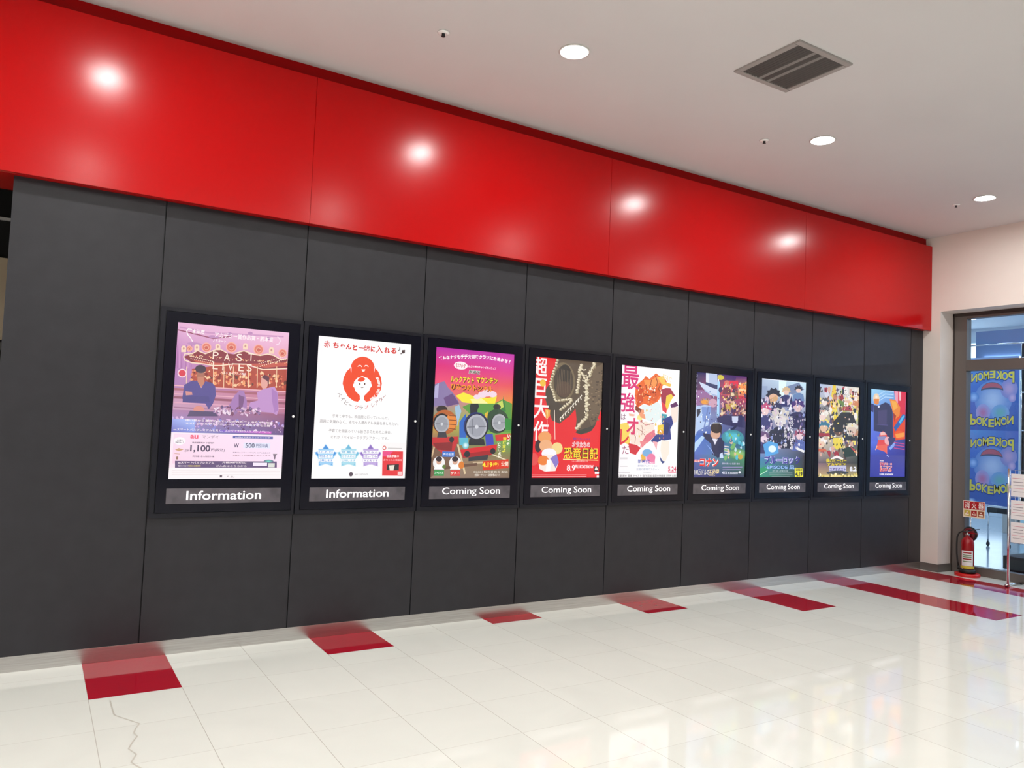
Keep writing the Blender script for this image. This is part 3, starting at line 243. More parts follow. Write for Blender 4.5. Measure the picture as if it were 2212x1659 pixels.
ART['baby'] = json.loads(r'''[["g","fffafc ffffff ffffff fffcfa",0,0,1,1],["t","d8221e","赤",0.1004,0.0557,0.0642,0.0486,-3,0.05],["t","d8221e","ち",0.1904,0.0578,0.0576,0.0401,-3,0.05],["t","d8221e","ゃ",0.2589,0.0604,0.043,0.0404,-3,0.05],["t","d8221e","ん",0.3226,0.0599,0.0561,0.0406,-3,0.05],["t","d8221e","と",0.3884,0.062,0.0463,0.0407,-3,0.05],["t","d8221e","一",0.4599,0.061,0.0625,0.0107,-3,0.05],["t","d8221e","緒",0.5163,0.0602,0.0682,0.0412,-3,0.05],["t","d8221e","に",0.5799,0.0616,0.045,0.0413,-3,0.05],["t","d8221e","入",0.6506,0.0599,0.0749,0.0523,-3,0.05],["t","d8221e","れ",0.7344,0.0602,0.0596,0.0418,-3,0.05],["t","d8221e","る",0.8083,0.0612,0.0629,0.042,-3,0.05],["t","5a4a4a","♪",0.8704,0.0426,0.0276,0.0312,0,0.0],["t","5a4a4a","♫",0.9094,0.0633,0.0499,0.035,0,0.0],["p","f4481e",[[0.6045,0.2339],[0.6096,0.2172],[0.6099,0.2003],[0.6054,0.1837],[0.5963,0.1682],[0.583,0.1542],[0.566,0.1422],[0.5458,0.1329],[0.5233,0.1264],[0.4994,0.123],[0.4749,0.1228],[0.4507,0.1258],[0.4277,0.1319],[0.4067,0.1408],[0.3885,0.1523],[0.3738,0.1658],[0.3629,0.1809],[0.3565,0.197],[0.3545,0.2136],[0.3572,0.2301],[0.3644,0.2458],[0.364,0.2029],[0.3152,0.2364],[0.2867,0.2818],[0.2798,0.3261],[0.2995,0.3693],[0.3412,0.4161],[0.4011,0.4448],[0.4468,0.4503],[0.4689,0.4336],[0.4696,0.4068],[0.4152,0.3734],[0.3971,0.3387],[0.3974,0.3076],[0.4277,0.2796],[0.4813,0.2637],[0.5385,0.2744],[0.5773,0.2995],[0.5823,0.3308],[0.5611,0.3675],[0.5113,0.4053],[0.5106,0.4321],[0.538,0.4472],[0.59,0.4364],[0.6475,0.4046],[0.688,0.3534],[0.6955,0.3078],[0.6815,0.2631],[0.6474,0.2195],[0.6014,0.193]]],["p","ffffff",[[0.5606,0.3523],[0.5669,0.3407],[0.5697,0.3285],[0.5688,0.3162],[0.5643,0.3043],[0.5563,0.2933],[0.5452,0.2838],[0.5315,0.2762],[0.5159,0.2707],[0.499,0.2677],[0.4815,0.2672],[0.4643,0.2694],[0.4481,0.2739],[0.4335,0.2808],[0.4213,0.2895],[0.4118,0.2999],[0.4056,0.3114],[0.4029,0.3234],[0.4038,0.3356],[0.4083,0.3474],[0.4161,0.3583],[0.4152,0.3734],[0.4647,0.3937],[0.467,0.4247],[0.5126,0.4231],[0.5103,0.3919],[0.5638,0.3674]]],["e","ffffff",0.4033,0.334,0.0154,0.0142,0],["e","ffffff",0.5727,0.3267,0.0158,0.0143,0],["p","f4481e",[[0.4329,0.2971],[0.4597,0.3075],[0.4946,0.3033],[0.517,0.287],[0.5126,0.2801],[0.4816,0.2681],[0.4472,0.2787]]],["l","fff4f0",0.0065,[[0.4358,0.3015],[0.4623,0.3074],[0.4946,0.3033],[0.5195,0.2842]]],["e","5a2a20",0.4594,0.3209,0.0065,0.0071,0],["e","5a2a20",0.5115,0.3186,0.0066,0.0071,0],["l","5a2a20",0.0052,[[0.4714,0.3426],[0.4849,0.3492],[0.5013,0.3414]]],["l","fff0ea",0.0077,[[0.4269,0.1969],[0.4417,0.1872],[0.46,0.188],[0.4712,0.1981]]],["l","fff0ea",0.0079,[[0.4957,0.1932],[0.5108,0.1835],[0.5293,0.1843],[0.5406,0.1944]]],["p","fff0ea",[[0.4686,0.2152],[0.5103,0.213],[0.501,0.2296],[0.4802,0.2307]]],["t","fff4f0","B",0.588,0.4266,0.0198,0.0197,32.0,0.03],["t","fff4f0","a",0.6017,0.4196,0.0198,0.0197,37.5,0.03],["t","fff4f0","b",0.6144,0.4118,0.0199,0.0197,43.0,0.03],["t","fff4f0","y",0.6259,0.4032,0.0199,0.0197,48.5,0.03],["t","fff4f0","C",0.6449,0.384,0.02,0.0198,59.5,0.03],["t","fff4f0","l",0.6523,0.3736,0.0066,0.0198,65.0,0.03],["t","fff4f0","u",0.6581,0.3628,0.02,0.0198,70.5,0.03],["t","fff4f0","b",0.6623,0.3517,0.0201,0.0198,76.0,0.03],["t","fff4f0","T",0.6659,0.3289,0.0201,0.0198,87.0,0.03],["t","fff4f0","h",0.6651,0.3175,0.02,0.0198,92.5,0.03],["t","fff4f0","e",0.6627,0.3062,0.02,0.0198,98.0,0.03],["t","fff4f0","a",0.6586,0.2951,0.02,0.0198,103.5,0.03],["t","fff4f0","t",0.6529,0.2844,0.0201,0.0198,109.0,0.03],["t","fff4f0","e",0.6457,0.2741,0.02,0.0198,114.5,0.03],["t","fff4f0","r",0.637,0.2643,0.02,0.0198,120.0,0.03],["t","6a4a48","ベ",0.2516,0.4063,0.0378,0.028,-48,0.0],["t","6a4a48","イ",0.2854,0.4357,0.038,0.028,-40,0.0],["t","6a4a48","ビ",0.3292,0.4606,0.0382,0.0281,-30,0.0],["t","6a4a48","ー",0.3739,0.4767,0.0384,0.007,-20,0.0],["t","d8221e","ク",0.4366,0.4879,0.0388,0.0301,-8,0.0],["t","6a4a48","ラ",0.4848,0.4908,0.039,0.0301,-2,0.0],["t","d8221e","ブ",0.5407,0.4846,0.0394,0.0303,5,0.0],["t","a04840","シ",0.6094,0.4672,0.0397,0.0287,20,0.0],["t","a04840","ア",0.6534,0.4495,0.04,0.0288,30,0.0],["t","a04840","タ",0.6933,0.4255,0.0402,0.0289,38,0.0],["t","a04840","ー",0.7279,0.4016,0.0405,0.0073,46,0.0],["t","8a8286","子育て中でも、映画館に行っていいんだ。",0.491,0.5574,0.5988,0.0231,-1,0],["t","8a8286","周囲に気兼ねなく、赤ちゃん連れでも映画を楽しみたい。",0.4836,0.5984,0.8323,0.0248,-1,0],["t","8a8286","子育てを頑張っている皆さまのための上映会。",0.4948,0.6621,0.6637,0.0248,-1,0],["t","8a8286","それが「ベイビークラブシアター」です。",0.4915,0.7065,0.6111,0.023,-1,0],["p","9ed0f4",[[0.1403,0.757],[0.1887,0.7996],[0.2632,0.8156],[0.2212,0.8594],[0.2249,0.9129],[0.1508,0.8967],[0.0798,0.913],[0.0756,0.8601],[0.0284,0.8176],[0.0987,0.8004]]],["p","3f8fdc",[[0.1408,0.7639],[0.1843,0.8022],[0.2513,0.8167],[0.2136,0.856],[0.2169,0.9042],[0.1502,0.8896],[0.0863,0.9044],[0.0826,0.8567],[0.04,0.8184],[0.1034,0.803]]],["l","9ed0f4",0.122,[[0.07,0.8351],[0.2231,0.8341]]],["l","9ed0f4",0.0734,[[0.0876,0.8737],[0.211,0.8732]]],["l","ffffff",0.0293,[[0.0636,0.8138],[0.2265,0.8124]]],["t","3f8fdc","まぶしすぎない",0.1445,0.8131,0.1481,0.0172,-1,0.02],["l","ffffff",0.0293,[[0.078,0.8428],[0.2162,0.842]]],["t","3f8fdc","明るさで",0.1467,0.8424,0.1234,0.0172,-1,0.02],["l","ffffff",0.0293,[[0.0728,0.872],[0.2258,0.8714]]],["t","3f8fdc","上映します",0.1489,0.8717,0.1383,0.0172,-1,0.02],["p","a8dcec",[[0.3725,0.7541],[0.4225,0.7974],[0.4995,0.8137],[0.456,0.8582],[0.4597,0.9127],[0.383,0.8962],[0.3096,0.9128],[0.3054,0.859],[0.2566,0.8157],[0.3294,0.7983]]],["p","6cb8dc",[[0.3731,0.7611],[0.418,0.8001],[0.4873,0.8148],[0.4481,0.8548],[0.4515,0.9038],[0.3825,0.889],[0.3164,0.904],[0.3126,0.8555],[0.2686,0.8165],[0.3342,0.8009]]],["l","a8dcec",0.1263,[[0.2996,0.8336],[0.458,0.8325]]],["l","a8dcec",0.0759,[[0.3177,0.8728],[0.4454,0.8723]]],["l","ffffff",0.0302,[[0.293,0.8118],[0.4615,0.8104]]],["t","6cb8dc","音量を",0.3767,0.8111,0.1532,0.0176,-1,0.02],["l","ffffff",0.0303,[[0.3078,0.8414],[0.4508,0.8405]]],["t","6cb8dc","ひかえめに",0.3789,0.8409,0.1277,0.0175,-1,0.02],["l","ffffff",0.0303,[[0.3024,0.8711],[0.4608,0.8704]]],["t","6cb8dc","上映します",0.3811,0.8707,0.143,0.0175,-1,0.02],["p","c0a8e0",[[0.6063,0.7512],[0.6578,0.7952],[0.7375,0.8118],[0.6924,0.8571],[0.6961,0.9124],[0.6168,0.8957],[0.5408,0.9126],[0.5366,0.8578],[0.4863,0.8138],[0.5616,0.7961]]],["p","8a6cc0",[[0.6068,0.7583],[0.6532,0.7979],[0.7248,0.8129],[0.6842,0.8536],[0.6876,0.9034],[0.6163,0.8883],[0.5479,0.9036],[0.544,0.8543],[0.4987,0.8147],[0.5665,0.7987]]],["l","c0a8e0",0.1306,[[0.5307,0.832],[0.6945,0.8309]]],["l","c0a8e0",0.0785,[[0.5493,0.8718],[0.6814,0.8713]]],["l","ffffff",0.0313,[[0.5239,0.8099],[0.6982,0.8084]]],["t","8a6cc0","赤ちゃん",0.6105,0.8092,0.1585,0.0179,-1,0.02],["l","ffffff",0.0313,[[0.5391,0.8399],[0.6871,0.839]]],["t","8a6cc0","泣いても",0.6127,0.8395,0.1321,0.0178,-1,0.02],["l","ffffff",0.0313,[[0.5335,0.8701],[0.6973,0.8695]]],["t","8a6cc0","大丈夫です",0.6149,0.8698,0.148,0.0178,-1,0.02],["g","fbf6f6 fbf6f6 fbf6f6 fbf6f6",0.7212,0.7362,1.0135,0.9919],["e","d84038",0.7577,0.7763,0.0202,0.0162,0],["e","ffffff",0.7577,0.7763,0.0122,0.0108,0],["l","c8c0c0",0.0081,[[0.7958,0.7777],[0.9536,0.7779]]],["p","e8323a",[[0.7392,0.7991],[0.9663,0.7997],[0.975,0.9799],[0.7468,0.979]]],["p","ee4a86",[[0.7392,0.7991],[0.8586,0.7989],[0.807,0.8392],[0.7408,0.8396]]],["t","fff0f0","会員募集中",0.8545,0.8371,0.1367,0.0199,0,0.02],["t","ffe0e0","赤ちゃんと映画を",0.8565,0.8643,0.2051,0.0145,0,0.0],["p","2a2a2a",[[0.7949,0.898],[0.9274,0.895],[0.9278,0.9387],[0.7938,0.9386]]],["p","f0e8d8",[[0.8185,0.9043],[0.8797,0.9005],[0.8688,0.9405],[0.8279,0.9404]]],["g","ffc8c8 ffc8c8 ffc8c8 ffc8c8",0.9174,0.9478,0.9676,0.9734],["e","5a4a58",0.4139,0.9681,0.0206,0.0158,0],["t","a09aa0","BABY CLUB THEATER",0.5239,0.9702,0.1407,0.0124,0,0.0]]''')
ART['engines'] = json.loads(r'''[["g","c02aa8 c83ab0 e03090 e01878",0,0,1,0.14],["g","e01878 e03090 e8505a f04878",0,0.14,1,0.26],["g","f04878 e8505a f0903a d86a70",0,0.26,1,0.4],["g","a878a8 f0903a a8c83a 8a9a5a",0,0.4,1,0.55],["g","d8b84a 8ac040 58a84a a87a50",0,0.55,1,0.68],["g","a87a58 58a84a 8a7a50 8a6a58",0,0.68,1,0.84],["g","9a7a68 8a7a50 806858 9a8070",0,0.84,1,1],["p","8a78a8",[[0.0034,0.3902],[0.0084,0.2893],[0.0797,0.2695],[0.1322,0.2589],[0.1761,0.3038],[0.2472,0.3479],[0.3055,0.397],[0.3218,0.4306],[0.0022,0.4572]]],["p","6a4a80",[[0.129,0.3859],[0.2336,0.3483],[0.3211,0.4221],[0.1744,0.4521]]],["p","b8b0d8",[[0.0098,0.306],[0.0668,0.2743],[0.0626,0.3881],[0.0165,0.3897]]],["p","f8e838",[[0.2756,0.3639],[0.3692,0.3349],[0.4818,0.3567],[0.6805,0.3673],[0.794,0.3458],[0.7705,0.4169],[0.4865,0.417],[0.3615,0.4123]]],["p","fdf3a0",[[0.4561,0.3835],[0.5953,0.3701],[0.6838,0.4108],[0.4865,0.417]]],["e","f4d8e8",0.6074,0.3436,0.0566,0.0243,0],["e","f4d8e8",0.6632,0.3285,0.0654,0.028,0],["e","f4d8e8",0.7353,0.3347,0.0574,0.0245,0],["e","f4d8e8",0.5384,0.3634,0.0421,0.0182,0],["p","5a9a40",[[0.3642,0.4465],[0.4587,0.4178],[0.7698,0.4081],[0.8686,0.3697],[0.9962,0.4011],[1.0062,0.6317],[0.7013,0.6371]]],["p","2f7a3a",[[0.8614,0.467],[0.8783,0.3429],[0.9199,0.4654]]],["p","c8d860",[[0.7705,0.4169],[0.8693,0.3785],[0.8879,0.431],[0.7889,0.469]]],["p","a0c0d8",[[0.2688,0.4493],[0.3218,0.4306],[0.3532,0.481],[0.308,0.6015]]],["p","7a5a48",[[0.0085,0.6992],[0.3147,0.6863],[0.397,0.8641],[0.0061,0.9942]]],["l","d8b890",0.0183,[[0.0199,0.8406],[0.046,0.7571]]],["l","e0c8a0",0.0218,[[0.3255,0.7372],[0.4325,0.9662]]],["l","d0b898",0.0195,[[0.5227,0.8808],[0.9794,0.8618]]],["l","e8d8b8",0.0143,[[0.7575,0.8105],[0.9794,0.8618]]],["l","6a4a3a",0.0289,[[0.0403,0.932],[0.5793,0.8892]]],["e","2f2422",0.1161,0.4749,0.0664,0.0303,0],["p","2f2422",[[0.069,0.4678],[0.1621,0.4651],[0.1791,0.5112],[0.0595,0.5143]]],["e","b8602a",0.1571,0.5708,0.1495,0.0942,0],["e","1f1c20",0.1217,0.5783,0.1036,0.0739,0],["e","e88a3a",0.2309,0.5691,0.07,0.0592,0],["l","7a3a1a",0.0081,[[0.2066,0.5189],[0.2907,0.5202]]],["l","7a3a1a",0.0081,[[0.2093,0.5527],[0.2934,0.5541]]],["l","7a3a1a",0.008,[[0.212,0.5865],[0.296,0.5881]]],["l","7a3a1a",0.008,[[0.2147,0.6202],[0.2987,0.622]]],["e","b0b2ba",0.1235,0.585,0.0877,0.0672,0],["e","9a9ca6",0.1235,0.585,0.0692,0.0538,0],["l","70727c",0.0079,[[0.0455,0.5867],[0.2013,0.5867]]],["e","d0d2d8",0.1237,0.5867,0.016,0.0118,0],["p","c82a30",[[0.0013,0.691],[0.3276,0.6776],[0.3242,0.7202],[0.2705,0.8139],[0.1638,0.8231],[0.0119,0.7409]]],["p","8a2028",[[0.0243,0.7324],[0.2632,0.721],[0.255,0.7887],[0.0809,0.7818]]],["e","22242c",0.2482,0.7026,0.0296,0.022,0],["p","3a3a44",[[0.0834,0.6479],[0.1765,0.6463],[0.1932,0.6882],[0.0736,0.6899]]],["e","2a2a2e",0.8007,0.4335,0.0492,0.0228,0],["p","2a2a2e",[[0.7715,0.43],[0.8293,0.4283],[0.8482,0.485],[0.7615,0.4873]]],["e","2c4a34",0.8094,0.5475,0.1504,0.0982,0],["p","e0b830",[[0.6472,0.4903],[0.6885,0.4718],[0.679,0.533],[0.6377,0.5514]]],["e","1c1e20",0.8424,0.5608,0.1132,0.0737,0],["e","b6b8be",0.8392,0.5574,0.0958,0.0684,0],["e","a0a2aa",0.8392,0.5574,0.0754,0.0544,0],["l","74767e",0.0086,[[0.7557,0.5627],[0.9267,0.5554]]],["e","d0d2d6",0.8393,0.5591,0.0174,0.0123,0],["p","d82a2a",[[0.7889,0.6574],[0.9921,0.6408],[0.9887,0.694],[0.807,0.7052]]],["p","2f8a3a",[[0.9092,0.5187],[0.9982,0.5254],[0.9975,0.6141],[0.9166,0.6157]]],["p","1d222c",[[0.4535,0.4395],[0.4657,0.4176],[0.5565,0.4148],[0.5694,0.4361],[0.5531,0.4625],[0.5495,0.5059],[0.4658,0.508]]],["p","2a66c0",[[0.3326,0.5669],[0.4095,0.4966],[0.4282,0.7359],[0.3453,0.7284]]],["p","58b8d0",[[0.3392,0.686],[0.4518,0.6843],[0.4565,0.7442],[0.3466,0.7454]]],["e","1b2a6a",0.545,0.5924,0.1568,0.1103,0],["p","3a48b8",[[0.6599,0.6552],[0.7595,0.6491],[0.7802,0.7318],[0.6812,0.746]]],["e","15171f",0.551,0.5983,0.1457,0.1034,0],["e","b4b6c0",0.5509,0.5966,0.1289,0.0965,0],["e","9ea0ac",0.5509,0.5966,0.1036,0.0793,0],["l","70727e",0.0111,[[0.4316,0.6032],[0.6721,0.5924]]],["e","d2d4dc",0.551,0.5983,0.0224,0.0155,0],["l","70727e",0.0083,[[0.4959,0.5374],[0.5053,0.6577]]],["p","22242c",[[0.4663,0.6927],[0.6484,0.69],[0.6666,0.7418],[0.4565,0.7442]]],["r","e8ffff","58b8c8",0.422,0.7446,0.0413,0.029],["p","d81e2a",[[0.3561,0.7793],[0.8235,0.7313],[0.8131,0.7839],[0.7439,0.8193],[0.395,0.8386]]],["p","a81420",[[0.393,0.8131],[0.7692,0.7755],[0.7439,0.8193],[0.3954,0.8428]]],["e","1c1e26",0.4453,0.8127,0.0359,0.0256,0],["e","1c1e26",0.77,0.786,0.0344,0.0244,0],["p","33343c",[[0.4639,0.8382],[0.715,0.8151],[0.7037,0.8542],[0.4662,0.8681]]],["t","fff6fa","ど",0.0715,0.0831,0.0398,0.0286,20.0,0.05],["t","fff6fa","ん",0.1147,0.0785,0.04,0.0288,17.789473684210527,0.05],["t","fff6fa","な",0.1582,0.074,0.0402,0.0289,15.578947368421053,0.05],["t","fff6fa","ナ",0.2019,0.0695,0.0405,0.0289,13.368421052631579,0.05],["t","fff6fa","ゾ",0.2459,0.0653,0.0407,0.029,11.157894736842106,0.05],["t","fff6fa","も",0.2902,0.0614,0.0409,0.0291,8.947368421052632,0.05],["t","fff6fa","チ",0.3347,0.0579,0.0411,0.0377,6.736842105263159,0.05],["t","fff6fa","チ",0.3795,0.0547,0.0414,0.0378,4.526315789473685,0.05],["t","fff6fa","大",0.4246,0.0521,0.0416,0.0379,2.3157894736842124,0.05],["t","fff6fa","冒",0.47,0.0499,0.0418,0.0294,0.10526315789473628,0.05],["t","fff6fa","険",0.5157,0.0484,0.0421,0.0294,-2.1052631578947363,0.05],["t","fff6fa","ク",0.5617,0.0475,0.0423,0.0296,-4.315789473684212,0.05],["t","fff6fa","ラ",0.6081,0.0473,0.0426,0.0296,-6.526315789473681,0.05],["t","fff6fa","ブ",0.6547,0.0477,0.0428,0.0297,-8.736842105263158,0.05],["t","fff6fa","に",0.7016,0.0489,0.0431,0.0298,-10.94736842105263,0.05],["t","fff6fa","お",0.7489,0.0508,0.0432,0.0299,-13.157894736842103,0.05],["t","fff6fa","ま",0.7965,0.0534,0.0435,0.03,-15.368421052631575,0.05],["t","fff6fa","か",0.8444,0.0567,0.0438,0.0301,-17.578947368421055,0.05],["t","fff6fa","せ",0.8926,0.0606,0.044,0.0302,-19.789473684210527,0.05],["t","fff6fa","!",0.9411,0.0652,0.0443,0.0302,-22.0,0.05],["e","fff0f4",0.3199,0.1284,0.0848,0.0308,0],["t","d03050","きかんしゃ",0.3193,0.1207,0.1231,0.0171,0,0.03],["t","d03050","トーマス",0.3207,0.1378,0.1095,0.0172,0,0.03],["t","fff6fa","めざせ!夢のチャンピオンカップ",0.5908,0.1281,0.3535,0.0209,-4,0.03],["t","e8e8e8","劇場版",0.4927,0.1728,0.148,0.0328,-4,0.08],["t","2f6a4a","劇場版",0.4927,0.1728,0.1397,0.0294,-4,0.02],["t","6a1a10","ルックアウト",0.3535,0.2402,0.2881,0.0514,-4,0.12],["t","6a1a10","マウンテン",0.6614,0.2316,0.2707,0.0506,-4,0.12],["t","fce030","ルックアウト",0.3477,0.237,0.288,0.0513,-4,0.03],["t","fce030","マウンテン",0.6554,0.2283,0.2705,0.0506,-4,0.03],["t","6a1a10","ひみつのトンネル",0.4759,0.2982,0.5291,0.05,-3,0.12],["t","fc9a20","ひみつのトンネル",0.47,0.2949,0.5288,0.0499,-3,0.03],["t","fffbe8","い",0.8445,0.7223,0.0377,0.021,0,0.04],["t","fffbe8","っ",0.8465,0.7485,0.0377,0.021,0,0.04],["t","fffbe8","し",0.8515,0.7748,0.0377,0.021,0,0.04],["t","fffbe8","ょ",0.8578,0.801,0.0377,0.021,0,0.04],["t","fffbe8","に",0.8626,0.8255,0.0378,0.021,0,0.04],["t","f8f040","冒",0.919,0.6861,0.0439,0.0264,0,0.04],["t","f8f040","険",0.917,0.717,0.0439,0.0264,0,0.04],["t","f8f040","だ",0.9149,0.7478,0.0438,0.0264,0,0.04],["t","f8f040","よ",0.9144,0.7786,0.0438,0.0264,0,0.04],["t","fffbe8","い",0.9717,0.6633,0.0412,0.0247,0,0.04],["t","fffbe8","く",0.9696,0.6942,0.0412,0.0247,0,0.04],["t","fffbe8","ぞ",0.966,0.7252,0.0412,0.0247,0,0.04],["l","e03010",0.099,[[0.6507,0.902],[0.981,0.8838]]],["t","ffe830","4.19",0.7068,0.8932,0.1282,0.0381,3,0.04],["t","ffe830","(金)",0.8139,0.8886,0.0721,0.0349,3,0.03],["t","fff4e0","公開",0.9298,0.8857,0.0935,0.0386,4,0.05],["l","3a78d0",0.0585,[[0.1432,0.8148],[0.2909,0.8155]]],["t","e8f0ff","声の出演",0.2168,0.816,0.1289,0.0202,0,0.03],["e","f4f0f0",0.1088,0.882,0.0714,0.0502,0],["e","d8a890",0.1078,0.8694,0.0318,0.0268,0],["e","33222a",0.1064,0.8527,0.037,0.02,0],["p","fafafa",[[0.0495,0.9321],[0.0781,0.8946],[0.1416,0.8944],[0.1765,0.9321]]],["l","3a9a50",0.0605,[[0.0569,0.9587],[0.1733,0.9589]]],["t","f0fff0","スペシャル",0.1149,0.9588,0.1058,0.02,0,0.02],["e","f4f0f0",0.3029,0.8814,0.0732,0.0508,0],["e","d8a890",0.3019,0.8687,0.0325,0.0271,0],["e","33222a",0.3006,0.8518,0.038,0.0203,0],["p","fafafa",[[0.2421,0.9321],[0.2715,0.8941],[0.3365,0.894],[0.3723,0.9321]]],["l","e03a3a",0.0619,[[0.2497,0.959],[0.3689,0.9593]]],["t","f0fff0","ゲスト",0.3091,0.9591,0.1085,0.0203,0,0.02],["e","e08030",0.3792,0.8982,0.0356,0.0288,0],["e","607a30",0.1709,0.9111,0.0213,0.0151,0],["t","f8efe0","©2024 製作委員会 配給",0.7539,0.9496,0.4437,0.0174,-1,0],["t","fff4e8","全国ロードショー 公開劇場はこちら",0.713,0.9738,0.3274,0.0191,-1,0.01]]''')
